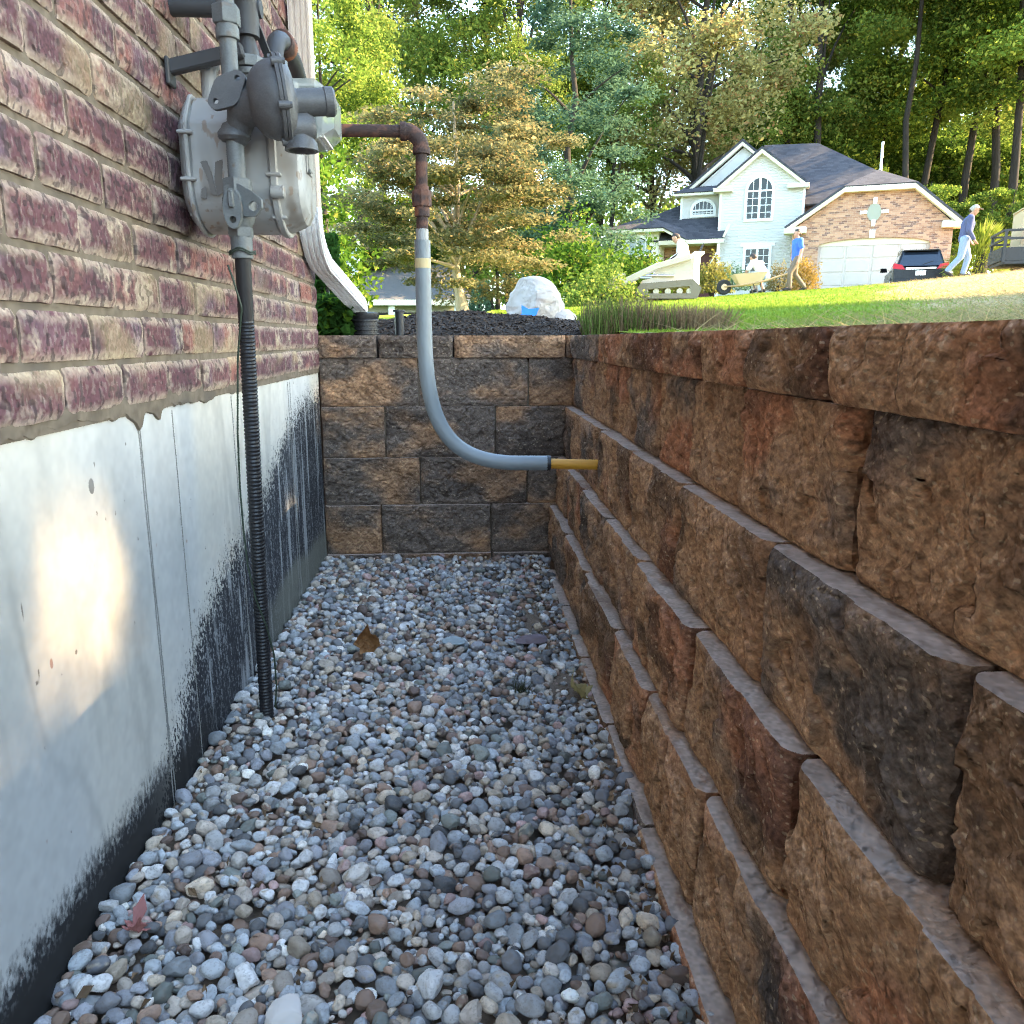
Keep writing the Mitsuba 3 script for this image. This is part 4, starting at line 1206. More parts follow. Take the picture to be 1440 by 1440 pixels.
# garage wing
gpoly = Polygon([(-1.0, ZG), (4.72, ZG), (4.72, 5.15), (3.28, 6.42), (.80, 6.42), (-1.0, 5.15)])
gopen = Polygon([(0, ZG - .1), (4.0, ZG - .1)] + arch(0, 4.0, 4.47, .26))
gw = part(hs, 'garage_wall', wallp(gpoly.difference(gopen), 0, .25), 'farbrick', False, label='brown brick front of the garage')
part(hs, 'garage_side_wall', merge([hbox(4.5, 4.72, .25, 8, ZG, 5.2), hbox(-1.0, -.8, .25, 3.0, ZG, 5.2)]), 'farbrick', False)
part(gw, 'oval_plaque', wallp(Polygon([(1.93 + .25 * math.cos(a), 5.66 + .33 * math.sin(a)) for a in np.linspace(0, 2 * np.pi, 28)]), -.03, .05), 'plaque', False)
for u, z, a, b_ in ((1.93, 6.08, .07, .12), (1.93, 5.27, .07, .12), (1.55, 5.67, .13, .06), (2.31, 5.67, .13, .06), (1.93, 4.87, .10, .15)):
    part(gw, 'keystone', hbox(u - a, u + a, -.045, .03, z - b_, z + b_), 'white_paint', False)
gd = part(hs, 'garage_door', wallp(Polygon([(.0, ZG)] + [(4.0, ZG)] + [(4.0, 4.47), (.0, 4.47)]), .16, .05), 'gdoor', False, label='wide pale pinkish garage door')
for r in range(5):
    for c in range(4):
        part(gd, 'panel', hbox(.10 + c * .97, .10 + c * .97 + .86, .135, .17, ZG + .06 + r * .515, ZG + .06 + r * .515 + .44), 'gdoor', False)
part(hs, 'arch_panel', wallp(Polygon([(0.0, 4.47), (4.0, 4.47)] + arch(0, 4.0, 4.475, .255)).buffer(-.005), .12, .05), 'cream_trim', False)
for a, b_ in (((-1.30, 5.24), (.74, 6.62)), ((.74, 6.62), (3.34, 6.62)), ((3.34, 6.62), (5.0, 5.24))):
    part(hs, 'rake_board', hbar(a, b_, .20, -.30, .02), 'cream_trim', False)
for a, b_ in ((-1.32, -.48), (4.30, 5.02)):
    part(hs, 'cornice_return', merge([hbox(a, b_, -.33, .3, 4.98, 5.14), hplate([(a - .02, -.36, 5.15), (b_ + .02, -.36, 5.15), (b_ - .06, .0, 5.27), (a + .06, .0, 5.27)], .05)]), 'cream_trim', False)
part(hs, 'garage_roof', merge([hplate([(-1.32, -.32, 5.24), (.74, -.32, 6.64), (2.03, 1.35, 7.45), (2.03, 8, 7.45), (-1.32, 8, 5.24)]), hplate([(5.02, -.32, 5.24), (3.34, -.32, 6.64), (2.03, 1.35, 7.45), (2.03, 8, 7.45), (5.02, 8, 5.24)]), hplate([(.74, -.32, 6.64), (3.34, -.32, 6.64), (2.03, 1.35, 7.45)])]), 'shingle', False)
part(hs, 'vent_pipe', tube([hw(2.22, 3, 7.3), hw(2.20, 3, 8.8)], .065, 10), 'white_paint', True)


def window(parent, u0, u1, z0, z1, d, ah=0.0, cols=4, rows=3, mull=True):
    """A framed window; ah: height of the arched head that stands above z1."""
    fr = .055
    out = Polygon([(u0, z0), (u1, z0), (u1, z1)] + (arch(u0, u1, z1, ah)[1:-1] if ah else []) + [(u0, z1)])
    w_ = part(parent, 'window', wallp(out.buffer(.06, join_style=2).difference(out.buffer(-fr)), d - .08, .085), 'white_paint', False)
    part(w_, 'pane', wallp(out.buffer(-fr * .5), d - .040, .03), 'glass_dark', False)
    bars = []
    if mull:
        bars.append(hbox((u0 + u1) / 2 - .05, (u0 + u1) / 2 + .05, d - .070, d - .030, z0, z1 + ah * .97))
    for c in range(1, cols):
        u = u0 + (u1 - u0) * c / cols
        k_ = (2 * c / cols - 1)
        if not (mull and abs(k_) < .01):
            bars.append(hbox(u - .014, u + .014, d - .055, d - .030, z0, z1 + ah * math.sqrt(max(0, 1 - k_ * k_)) * .95))
    for r in range(1, rows):
        z = z0 + (z1 - z0) * r / rows
        bars.append(hbox(u0, u1, d - .057, d - .030, z - .014, z + .014))
    if ah:
        bars.append(hbox(u0, u1, d - .070, d - .030, z1 - .035, z1 + .035))
    part(w_, 'muntins', merge(bars), 'white_paint', False)
    return w_


# siding gable
D1 = 1.5
sw = part(hs, 'siding_wall', wallp(Polygon([(-4.0, ZG), (-.70, ZG), (-.70, 7.06), (-2.42, 8.38), (-4.0, 7.06)]), D1, .2), 'siding', False, label='pale blue clapboard gable wall')
for r in range(56):
    z = ZG + .05 + r * .115
    if z < 7.05:
        a, b_ = -4.0, -.70
    else:
        k_ = (z - 7.06) / 1.32
        a, b_ = -4.0 + 1.58 * k_, -.70 - 1.72 * k_
    if b_ - a < .25:
        break
    m = hbox(a + .002, b_ - .002, D1 - .016, D1 + .01, z, z + .104)
    part(sw, 'clapboard', m, 'siding', False)
for u in (-4.03, -.69):
    part(hs, 'corner_board', hbox(u - .05, u + .05, D1 - .03, D1 + .03, ZG if u < -2 else 4.9, 7.05), 'white_paint', False)
for a, b_ in (((-4.30, 7.08), (-2.44, 8.60)), ((-2.44, 8.60), (-.53, 7.12))):
    part(hs, 'rake_board', hbar(a, b_, .19, D1 - .30, D1 + .02), 'cream_trim', False)
for a, b_ in ((-4.32, -3.54), (-1.36, -.52)):
    part(hs, 'cornice_return', merge([hbox(a, b_, D1 - .33, D1 + .3, 6.94, 7.08), hplate([(a - .02, D1 - .35, 7.09), (b_ + .02, D1 - .35, 7.09), (b_ - .05, D1, 7.20), (a + .05, D1, 7.20)], .04)]), 'cream_trim', False)
part(hs, 'gable_roof', merge([hplate([(-4.34, D1 - .32, 7.08), (-2.44, D1 - .32, 8.62), (-2.44, 5.2, 8.62), (-4.34, 5.2, 7.08)]), hplate([(-.50, D1 - .32, 7.10), (-2.44, D1 - .32, 8.62), (-2.44, 5.2, 8.62), (-.50, 5.2, 7.10)])]), 'shingle', False)
window(sw, -2.98, -1.90, 5.78, 6.93, D1, .56, 4, 4)
window(sw, -2.92, -1.88, 3.35, 4.66, D1, 0, 4, 4)
part(sw, 'lintel', hbox(-3.1, -1.7, D1 - .06, D1 + .02, 4.72, 4.86), 'white_paint', False)
# dormer and the wider gable behind
D2 = 2.5
dw = part(hs, 'dormer_wall', wallp(Polygon([(-5.82, 5.8), (-4.0, 5.8), (-4.0, 7.05), (-5.82, 7.05)]), D2, .2), 'siding', False)
part(hs, 'dormer_side', hbox(-5.83, -5.70, D2 + .2, 4.5, 5.8, 7.05), 'siding', False)
window(dw, -5.36, -4.36, 6.20, 6.42, D2, .42, 6, 2, False)
part(hs, 'corner_board', hbox(-5.86, -5.76, D2 - .03, D2 + .03, 5.9, 7.05), 'white_paint', False)
part(hs, 'eave_board', hbox(-6.08, -4.3, D2 - .35, D2 + .1, 7.02, 7.15), 'cream_trim', False)
part(hs, 'pent_roof', hplate([(-6.10, D2 - .38, 7.16), (-4.2, D2 - .38, 7.16), (-4.2, 3.1, 7.55), (-5.7, 3.1, 7.55)], .05), 'shingle', False)
part(hs, 'gable_wall', wallp(Polygon([(-5.5, 7.2), (-3.32, 9.0), (-1.6, 7.6), (-1.6, 7.2)]), 3.0, .2), 'siding', False)
for a, b_ in (((-5.72, 7.36), (-3.36, 9.28)), ((-3.36, 9.28), (-2.0, 8.2))):
    part(hs, 'rake_board', hbar(a, b_, .19, 2.75, 3.02), 'cream_trim', False)
part(hs, 'rear_gable_roof', merge([hplate([(-6.0, 2.72, 7.16), (-3.36, 2.72, 9.30), (-3.36, 8, 9.30), (-6.0, 8, 7.16)]), hplate([(-1.2, 2.72, 7.5), (-3.36, 2.72, 9.30), (-3.36, 8, 9.30), (-1.2, 8, 7.5)])]), 'shingle', False)
# main hip roof
part(hs, 'main_roof', merge([hplate([(-2.6, 5, 9.45), (-.30, 5, 9.36), (4.2, 1.7, 6.35), (-2.0, 1.7, 6.35)]), hplate([(-.30, 5, 9.36), (4.2, 1.7, 6.35), (4.2, 9, 6.35)])]), 'shingle', False)
part(hs, 'rear_wall', hbox(-5.7, 4.3, 4.6, 8.5, ZG, 6.4), 'siding', False)
part(hs, 'inner_wall', hbox(-.75, .0, 2.2, 2.4, ZG, 6.6), 'farbrick', False)
# porch
part(hs, 'porch_roof', hplate([(-8.3, .95, 5.03), (-3.74, .95, 5.06), (-3.74, 2.45, 6.08), (-5.75, 3.8, 7.0), (-7.1, 2.9, 6.36)], .06), 'shingle', False)
part(hs, 'porch_fascia', merge([hbox(-6.5, -3.74, .90, 1.0, 4.86, 5.03), hbar((-3.82, 5.10), (-3.60, 5.62), .09, .92, 1.0)]), 'cream_trim', False)
part(hs, 'porch_ceiling', hbox(-6.5, -3.9, 1.0, 2.5, 4.92, 4.97), 'cream_trim', False)
part(hs, 'porch_column', hbox(-4.02, -3.90, .98, 1.10, ZG, 4.88), 'white_paint', False)
part(hs, 'entry_wall', hbox(-6.5, -4.0, 2.5, 2.7, ZG, 5.9), 'farbrick', False)
fd = part(hs, 'front_door', hbox(-5.0, -4.2, 2.44, 2.52, ZG, 4.60), 'red_door', False, label='dark red front door inside the porch')
for z in (2.6, 3.5):
    for u in (-4.92, -4.56):
        part(fd, 'panel', hbox(u, u + .28, 2.42, 2.45, z, z + .75), 'red_door', False)
# bay
bw = part(hs, 'bay_wall', wallp(Polygon([(-8.53, ZG), (-6.5, ZG), (-6.5, 5.42), (-8.53, 5.42)]), 1.0, .2), 'cream_wall', False, label='cream stucco bay with an arched window')
part(hs, 'bay_side_wall', merge([hbox(-8.53, -8.35, 1.2, 5, ZG, 5.42), hbox(-6.68, -6.5, 1.2, 2.6, ZG, 5.42)]), 'cream_wall', False)
window(bw, -8.16, -6.72, 3.2, 4.47, 1.0, .80, 4, 3)
part(bw, 'curtain', merge([wallp(Polygon([(-8.05, 4.5), (-6.85, 4.5)] + arch(-8.05, -6.85, 4.52, .66)[1:-1]), 1.0 - .045, .004)]), 'curtain', False)
part(hs, 'eave_board', hbox(-8.78, -6.28, .62, 1.1, 5.40, 5.54), 'cream_trim', False)
part(hs, 'eave_board', hbar((-6.30, 5.56), (-5.28, 5.02), .12, .64, .95), 'cream_trim', False)
part(hs, 'bay_roof', merge([hplate([(-8.80, .60, 5.55), (-6.28, .60, 5.55), (-7.30, 2.0, 6.24)], .05), hplate([(-6.28, .60, 5.56), (-5.26, .62, 5.03), (-5.5, 2.0, 5.62), (-7.30, 2.0, 6.24)], .05), hplate([(-8.80, .60, 5.55), (-7.30, 2.0, 6.24), (-7.3, 5, 6.24), (-8.8, 5, 5.55)], .05)]), 'shingle', False)
part(hs, 'eave_board', hbox(-10.2, -8.53, 2.0, 2.6, 4.88, 5.0), 'cream_trim', False)
part(hs, 'side_wing', hbox(-10.0, -8.53, 2.6, 6.0, ZG, 4.9), 'cream_wall', False)
add('leaning_board', bar(hw(-4.75, .7, 3.0), hw(-4.02, .8, 4.45), .35, .06), 'white_paint', False, label='white board leaning against the porch post of the pale blue house', category='board')

# ------------------------------------------------------------------ neighbour's garage house at the far left
nh = thing('grey_roof_house', 'low house with a grey roof, white gable and dark garage doors behind the orange-brown tree', 'house')
NY = 40.0
aN = lambda x, y, Y: at(x, y, Y)
part(nh, 'roof', merge([plate([aN(395, 425, NY), aN(668, 423, NY), aN(628, 372, NY + 5), aN(430, 372, NY + 5)], .2), plate([aN(395, 425, NY), aN(430, 372, NY + 5), aN(430, 372, NY + 9), aN(395, 425, NY + 14)], .2)]), 'shingle_grey', False)
eL, eR = aN(400, 426, NY), aN(664, 425, NY)
zE = eL[2] + .05
part(nh, 'fascia', bar([eL[0], NY - .05, zE - .02], [eR[0], NY - .05, zE - .02], .12, .26), 'cream_trim', False)
part(nh, 'garage_wall', box(((eL[0] + eR[0]) / 2, NY + 1.2, zE - 1.7), (eR[0] - eL[0] - .6, .25, 3.3)), 'cream_wall', False)
for a, b_ in ((508, 548), (556, 588), (596, 632)):
    pa, pb_ = aN(a, 434, NY + 1), aN(b_, 434, NY + 1)
    part(nh, 'garage_door', box(((pa[0] + pb_[0]) / 2, NY + 1.03, zE - 1.75), (pb_[0] - pa[0], .08, 2.6)), 'dark_door', False)
for px_ in (551, 643, 657):
    pa = aN(px_, 440, NY + .3)
    part(nh, 'porch_post', box((pa[0], NY + .3, zE - 1.6), (.30, .30, 3.2)), 'white_paint', False)
pk, pl, pr_ = aN(464, 297, NY + 3), aN(418, 345, NY + 3), aN(512, 352, NY + 3)
zb2 = aN(460, 420, NY + 3)[2]
gp = Polygon([(pl[0] + .3, zb2), (pr_[0] - .3, zb2), (pr_[0] - .3, pr_[2] - .1), (pk[0], pk[2] - .2), (pl[0] + .3, pl[2] - .1)])
part(nh, 'gable_wall', prism(gp, .25, (0, NY + 3.3, 0), (1, 0, 0), (0, 0, 1)), 'cream_wall', False)
for a, b_ in ((pk, pr_), (pl, pk)):
    part(nh, 'rake_board', bar(a + [0, -.1, 0], b_ + [0, -.1, 0], .6, .28), 'cream_trim', False)
part(nh, 'upper_roof', merge([plate([pk + [0, -.3, .2], pr_ + [.2, -.3, .15], pr_ + [.2, 8, .15], pk + [0, 8, .2]], .12), plate([pk + [0, -.3, .2], pl + [-.2, -.3, .15], pl + [-.2, 8, .15], pk + [0, 8, .2]], .12)]), 'shingle_grey', False)
wq = aN(488, 366, NY + 2.9)
nw = part(nh, 'window', box(wq, (1.35, .12, 1.5)), 'white_paint', False)
part(nw, 'pane', box(wq + [0, -.05, 0], (1.05, .06, 1.2)), 'pale_glass', False)

# ------------------------------------------------------------------ car on the driveway
def rot_place(ms, o, heading):
    """Local x right, y forward, z up; heading = unit vector of forward."""
    fwd = unit([heading[0], heading[1], 0]); rgt = np.array([fwd[1], -fwd[0], 0])
    B = np.array([rgt, fwd, [0, 0, 1.0]])
    v_, f_ = tri(ms)
    return v_ @ B + np.asarray(o, float), f_


def hull(pts):
    m = trimesh.convex.convex_hull(np.asarray(pts, float))
    return np.array(m.vertices), np.array(m.faces)


def sym(pts):
    return [(s * x, y, z) for x, y, z in pts for s in (-1, 1)]


cp = at(1283, 398, 31.5)
cpos = np.array([cp[0], cp[1], at(1283, 356, 31.5)[2] - 1.70])
car = thing('parked_car', 'black SUV with red tail lights parked in front of the pale garage door', 'car')


def cpart(parent, nm_, m, mat, sm=25):
    return part(parent, nm_, rot_place(m, cpos, -HN), mat, sm)


cb = cpart(car, 'body', merge([hull(sym([(.86, -2.25, .42), (.92, -2.20, .75), (.90, -2.22, .98), (.92, 1.2, .95), (.86, 2.2, .80), (.82, 2.3, .45), (.88, -1.9, .30), (.88, 2.0, .30)])), hull(sym([(.84, -2.20, .95), (.62, -1.82, 1.64), (.60, -1.0, 1.70), (.60, .1, 1.66), (.80, 1.05, .97)]))]), 'carpaint')
cpart(cb, 'rear_window', hull([(s * x, y, z) for s in (-1, 1) for x, y, z in ((.74, -2.19, 1.06), (.58, -1.90, 1.56), (.74, -2.15, 1.06), (.58, -1.86, 1.56))]), 'car_glass')
for s in (-1, 1):
    cpart(cb, 'side_window', hull([(s * .80, -1.75, 1.08), (s * .66, -1.55, 1.52), (s * .64, .05, 1.55), (s * .82, .75, 1.06), (s * .78, -1.75, 1.08), (s * .78, .75, 1.06)]), 'car_glass')
    cpart(car, 'tail_light', hull([(s * .93, -2.05, .98), (s * .92, -2.22, .97), (s * .52, -2.26, .93), (s * .90, -2.10, 1.18), (s * .62, -2.20, 1.10), (s * .93, -2.0, 1.12)]), 'lamp_red')
    w_ = cpart(car, 'wheel', cyl((s * .70, -1.45, .36), (s * .93, -1.45, .36), .36, sides=22), 'rubber')
    cpart(w_, 'rim', cyl((s * .90, -1.45, .36), (s * .945, -1.45, .36), .23, sides=18), 'chrome')
    w_ = cpart(car, 'wheel', cyl((s * .70, 1.40, .36), (s * .93, 1.40, .36), .36, sides=22), 'rubber')
    cpart(w_, 'rim', cyl((s * .90, 1.40, .36), (s * .945, 1.40, .36), .23, sides=18), 'chrome')
    cpart(car, 'mirror', hull([(s * .88, .68, 1.05), (s * 1.14, .66, 1.04), (s * 1.14, .58, 1.20), (s * .92, .60, 1.20), (s * 1.1, .74, 1.08)]), 'carpaint')
    cpart(car, 'exhaust', cyl((s * .55, -2.32, .36), (s * .55, -2.1, .36), .05), 'chrome')
    cpart(car, 'roof_rail', tube([(s * .60, -1.6, 1.68), (s * .60, -1.2, 1.75), (s * .60, -.2, 1.74), (s * .60, .1, 1.68)], .02, 6), 'chrome')
cpart(car, 'bumper', hull(sym([(.88, -2.20, .62), (.90, -2.32, .60), (.84, -2.34, .42), (.86, -2.15, .34)])), 'carpaint')
cpart(car, 'trim_strip', hull(sym([(.50, -2.27, .93), (.50, -2.27, 1.00), (.48, -2.22, 1.00)])), 'chrome')
cpart(car, 'number_plate', box((0, -2.285, .80), (.34, .02, .17)), 'white_paint')
cpart(car, 'rear_wiper', bar((.05, -2.17, 1.10), (.40, -2.10, 1.22), .02, .02), 'rubber')
cpart(car, 'rear_spoiler', hull(sym([(.58, -1.80, 1.66), (.56, -2.02, 1.60), (.56, -2.02, 1.63), (.56, -1.5, 1.69)])), 'carpaint')


# ------------------------------------------------------------------ people
def chain(bones, refine=.035):
    ms = []
    for (a, ra), (b_, rb) in bones:
        ms.append(m3d.Manifold.batch_hull([m3d.Manifold.sphere(ra, 18).translate(tuple(map(float, a))), m3d.Manifold.sphere(rb, 18).translate(tuple(map(float, b_)))]))
    m = m3d.Manifold.batch_boolean(ms, m3d.OpType.Add)
    m = m.refine_to_length(refine)
    mm = m.to_mesh()
    t = trimesh.Trimesh(np.asarray(mm.vert_properties[:, :3]), np.asarray(mm.tri_verts), process=True)
    trimesh.smoothing.filter_taubin(t, iterations=6)
    return np.array(t.vertices), np.array(t.faces)


def person(label, pos, heading, J, cloth, cap=None):
    """J: joints in metres, x right, y forward, z up, feet at z = 0."""
    t = thing('person', label, 'person')
    A = {k: np.array(v_, float) for k, v_ in J.items()}
    S = lambda n_, r: (A[n_], r)
    bones = [(S('pelvis', .125), S('waist', .115)), (S('waist', .115), S('chest', .135)), (S('chest', .135), S('neck', .065)), (S('neck', .055), S('head', .060)),
             (S('shl', .065), S('chest', .12)), (S('shr', .065), S('chest', .12)), (S('hipl', .095), S('pelvis', .115)), (S('hipr', .095), S('pelvis', .115))]
    hd = A['head']; hf = unit(A['face'])
    hu = unit(hd - A['neck']); hr = unit(np.cross(hf, hu))
    bones += [((hd + hu * .035, .092), (hd - hu * .02 + hf * .025, .078)), ((hd - hu * .075 + hf * .055, .040), (hd - hu * .02 + hf * .02, .07)), ((hd + hf * .098 - hu * .005, .014), (hd + hf * .092 + hu * .025, .010))]
    for s in (-1, 1):
        bones.append(((hd + hr * s * .088 - hu * .005 - hf * .01, .016), (hd + hr * s * .086 + hu * .02 - hf * .012, .018)))
    for s in 'lr':
        bones += [(S('sh' + s, .058), S('el' + s, .043)), (S('el' + s, .043), S('wr' + s, .029)), (S('hip' + s, .092), S('kn' + s, .058)), (S('kn' + s, .056), S('an' + s, .040)), (S('an' + s, .042), S('to' + s, .034))]
        w = A['wr' + s]; d = unit(w - A['el' + s])
        sd_ = unit(np.cross(d, [0, 0, 1.0]) if abs(d[2]) < .9 else np.cross(d, [1.0, 0, 0]))
        fw = np.cross(sd_, d)
        pm = w + d * .085
        bones.append(((w + d * .02, .028), (pm, .030)))
        for k_, L_ in ((-1.5, .060), (-.5, .075), (.5, .070), (1.5, .052)):
            b0_ = pm + sd_ * k_ * .016; b1_ = b0_ + d * L_ * .55; b2_ = b1_ + (d * .7 + fw * .6) * L_ * .5
            bones += [((b0_, .012), (b1_, .0105)), ((b1_, .0105), (b2_, .009))]
        th_ = w + d * .035 + sd_ * .03
        bones += [((th_, .014), (th_ + d * .035 + sd_ * .025, .011)), ((th_ + d * .035 + sd_ * .025, .011), (th_ + d * .065 + sd_ * .03, .009))]
    P_ = lambda m: rot_place(m, pos, heading)
    part(t, 'body', P_(chain(bones, .03)), 'skin', True)
    q = .022
    shirt = [(S('pelvis', .125 + q), S('waist', .122 + q)), (S('waist', .122 + q), S('chest', .138 + q)), (S('chest', .13 + q), S('neck', .055 + .01)), (S('shl', .068 + q), S('chest', .12 + q)), (S('shr', .068 + q), S('chest', .12 + q))]
    for s in 'lr':
        if cloth.get('long'):
            shirt += [(S('sh' + s, .062 + q), S('el' + s, .050 + q * .7)), (S('el' + s, .050 + q * .7), (A['el' + s] * .12 + A['wr' + s] * .88, .038 + q * .5))]
        else:
            shirt += [(S('sh' + s, .062 + q), (A['sh' + s] * .35 + A['el' + s] * .65, .058 + q))]
    part(t, 'shirt', P_(chain(shirt)), cloth['shirt'], True)
    legs = [(S('hipl', .098 + q * .8), S('pelvis', .118 + q * .7)), (S('hipr', .098 + q * .8), S('pelvis', .118 + q * .7))]
    for s in 'lr':
        if cloth.get('short'):
            legs.append((S('hip' + s, .098 + q * .8), (A['hip' + s] * .1 + A['kn' + s] * .9, .075 + q * .6)))
        else:
            legs += [(S('hip' + s, .098 + q * .8), S('kn' + s, .066 + q * .6)), (S('kn' + s, .066 + q * .6), (A['kn' + s] * .08 + A['an' + s] * .92, .052 + q * .6))]
        part(t, 'shoe', P_(chain([((A['an' + s] + [0, 0, -.02], .048), (A['to' + s], .044)), ((A['an' + s] + (A['an' + s] - A['to' + s]) * .25 + [0, 0, -.03], .038), (A['an' + s], .046))])), cloth['shoe'], True)
    part(t, 'trousers', P_(chain(legs)), cloth['legs'], True)
    part(t, 'hair', P_(chain([((hd + hu * .055 - hf * .012, .091), (hd + hu * .01 - hf * .045, .082))])), cap or 'hair', True)
    if cap:
        part(t, 'cap_brim', P_(hull([hd + hu * (.075 + dz) + hf * a + hr * b_ for dz in (0, .012) for a, b_ in ((.06, -.08), (.06, .08), (.16, -.05), (.17, 0), (.16, .05))])), cap, True)
        part(t, 'side_hair', P_(chain([((hd - hu * .015 - hf * .06, .066), (hd + hu * .02 - hf * .05, .072))])), 'hair', True)
    for s in (-1, 1):
        part(t, 'eye', P_((np.array(ICO[1].vertices) * .011 + hd + hf * .092 + hu * .018 + hr * s * .032, ICO[1].faces)), 'hair', True)
    return t


LEFT, RIGHT = -HU, HU
STAND = dict(pelvis=(0, 0, .95), waist=(0, .0, 1.10), chest=(0, 0, 1.30), neck=(0, .01, 1.48), head=(0, .03, 1.62), face=(0, 1, -.1), shl=(-.19, 0, 1.42), shr=(.19, 0, 1.42), hipl=(-.09, 0, .92), hipr=(.09, 0, .92))
pb1 = at(1117, 409, 24.0)
person('person in a bright blue t-shirt and brown trousers walking left past the house', [pb1[0], pb1[1], ground(pb1[0], pb1[1])], LEFT * .92 + -HN * -.4,
       {**STAND, 'ell': (-.25, -.03, 1.14), 'wrl': (-.27, .05, .90), 'elr': (.25, -.10, 1.15), 'wrr': (.27, -.06, .90), 'knl': (-.10, .22, .52), 'anl': (-.10, .20, .10), 'tol': (-.11, .36, .05), 'knr': (.10, -.02, .50), 'anr': (.10, -.34, .13), 'tor': (.11, -.22, .05)},
       dict(shirt='blue_shirt', legs='khaki', shoe='rubber'))
pb2 = at(1350, 393, 20.5)
lean = lambda p, k: (p[0], p[1] + k * (p[2] - .95), p[2])
J2 = {k_: (lean(v_, .12) if v_[2] > .96 else v_) for k_, v_ in STAND.items() if k_ != 'face'}
person('person in navy top, pale jeans and a cap striding right past the yellow-green bush', [pb2[0], pb2[1], ground(pb2[0], pb2[1])], RIGHT,
       {**J2, 'face': (0, 1, -.35), 'head': (0, .15, 1.62), 'ell': (-.23, .02, 1.12), 'wrl': (-.20, .16, .92), 'elr': (.23, .04, 1.12), 'wrr': (.20, .18, .91), 'knl': (-.10, .14, .50), 'anl': (-.10, .06, .10), 'tol': (-.10, .22, .05), 'knr': (.10, -.06, .50), 'anr': (.10, -.34, .16), 'tor': (.10, -.22, .06)},
       dict(shirt='navy_shirt', legs='denim', shoe='rubber', long=True), 'cap_cloth')
pb3 = at(962, 429, 22.0)
J3 = {k_: (lean(v_, .30) if v_[2] > .96 else v_) for k_, v_ in STAND.items() if k_ != 'face'}
person('person in a pale top and light trousers bending over the white machine', [pb3[0], pb3[1], ground(pb3[0], pb3[1])], LEFT,
       {**J3, 'face': (0, .8, -.7), 'head': (0, .29, 1.57), 'neck': (0, .20, 1.46), 'ell': (-.25, .16, 1.12), 'wrl': (-.20, .38, 1.02), 'elr': (.25, .16, 1.12), 'wrr': (.20, .38, 1.02), 'knl': (-.10, .04, .50), 'anl': (-.11, -.05, .09), 'tol': (-.11, .10, .05), 'knr': (.10, .05, .50), 'anr': (.11, -.02, .09), 'tor': (.11, .13, .05)},
       dict(shirt='white_shirt', legs='pale_cloth', shoe='rubber', long=True))
pb4 = at(1068, 409, 24.3)
person('person in a white shirt and blue shorts crouching behind the tan wheelbarrow', [pb4[0], pb4[1], ground(pb4[0], pb4[1])], LEFT * .8 - HN * .6,
       dict(pelvis=(0, -.18, .50), waist=(0, -.08, .62), chest=(0, .10, .80), neck=(0, .22, .94), head=(0, .31, 1.04), face=(0, .85, -.5), shl=(-.19, .16, .88), shr=(.19, .16, .88), hipl=(-.10, -.16, .48), hipr=(.10, -.16, .48),
            ell=(-.27, .30, .64), wrl=(-.22, .48, .48), elr=(.27, .30, .64), wrr=(.22, .48, .48), knl=(-.17, .24, .52), anl=(-.15, .02, .10), tol=(-.16, .18, .05), knr=(.17, .22, .50), anr=(.15, -.02, .10), tor=(.16, .14, .05)),
       dict(shirt='white_shirt', legs='denim', shoe='rubber', short=True))

# ------------------------------------------------------------------ small loader
lo_ = at(952, 430, 21.6)
lp = np.array([lo_[0], lo_[1], float(ground(lo_[0], lo_[1]))])
ld = thing('mini_loader', 'white and tan compact tracked loader with its arms lowered to the left on the lawn', 'loader')
LH = unit(LEFT * .97 + HN * .25)


def lpart(parent, nm_, m, mat, sm=25):
    return part(parent, nm_, rot_place(m, lp, LH), mat, sm)


lpart(ld, 'chassis', hull(sym([(.38, -.35, .30), (.38, .95, .22), (.38, .95, .48), (.36, -.35, .75)])), 'loader_paint')
hood = lpart(ld, 'engine_hood', hull(sym([(.36, -.30, .45), (.36, -.34, 1.12), (.33, .02, 1.14), (.33, .62, .72), (.36, .75, .48)])), 'loader_paint')
lpart(hood, 'radiator_grille', hull(sym([(.28, .05, 1.145), (.28, .60, .765), (.28, .05, 1.165), (.28, .60, .785)])), 'metal_dark')
lpart(ld, 'control_tower', merge([box((0, -.42, .72), (.68, .18, .95), .03), box((0, -.50, 1.16), (.60, .25, .08), .02)]), 'white_paint')
lpart(ld, 'control_lever', merge([cyl((s * .16, -.52, 1.18), (s * .16, -.60, 1.40), .018) for s in (-1, 1)]), 'black_plastic')
for s in (-1, 1):
    prof_ = Polygon([(-.42, .06), (.92, .06), (1.05, .16), (.98, .34), (-.30, .44), (-.50, .26)]).buffer(.05).difference(Polygon([(-.30, .14), (.80, .14), (.84, .24), (-.24, .32)]))
    lpart(ld, 'track', prism(prof_, .20, (s * .42 - .10, 0, 0), (0, 1, 0), (0, 0, 1)), 'track_tan')
    for y_ in (-.25, .0, .3, .6, .88):
        lpart(ld, 'track_wheel', cyl((s * .42 - .08, y_, .19), (s * .42 + .08, y_, .19), .08), 'loader_paint')
    lpart(ld, 'loader_arm', merge([bar((s * .47, -.25, 1.05), (s * .47, .60, .82), .07, .14, bev=.01), bar((s * .47, .57, .84), (s * .47, 1.52, .40), .07, .15, bev=.01)]), 'loader_paint')
    lpart(ld, 'hydraulic_ram', cyl((s * .40, .15, .58), (s * .40, 1.0, .60), .03), 'chrome')
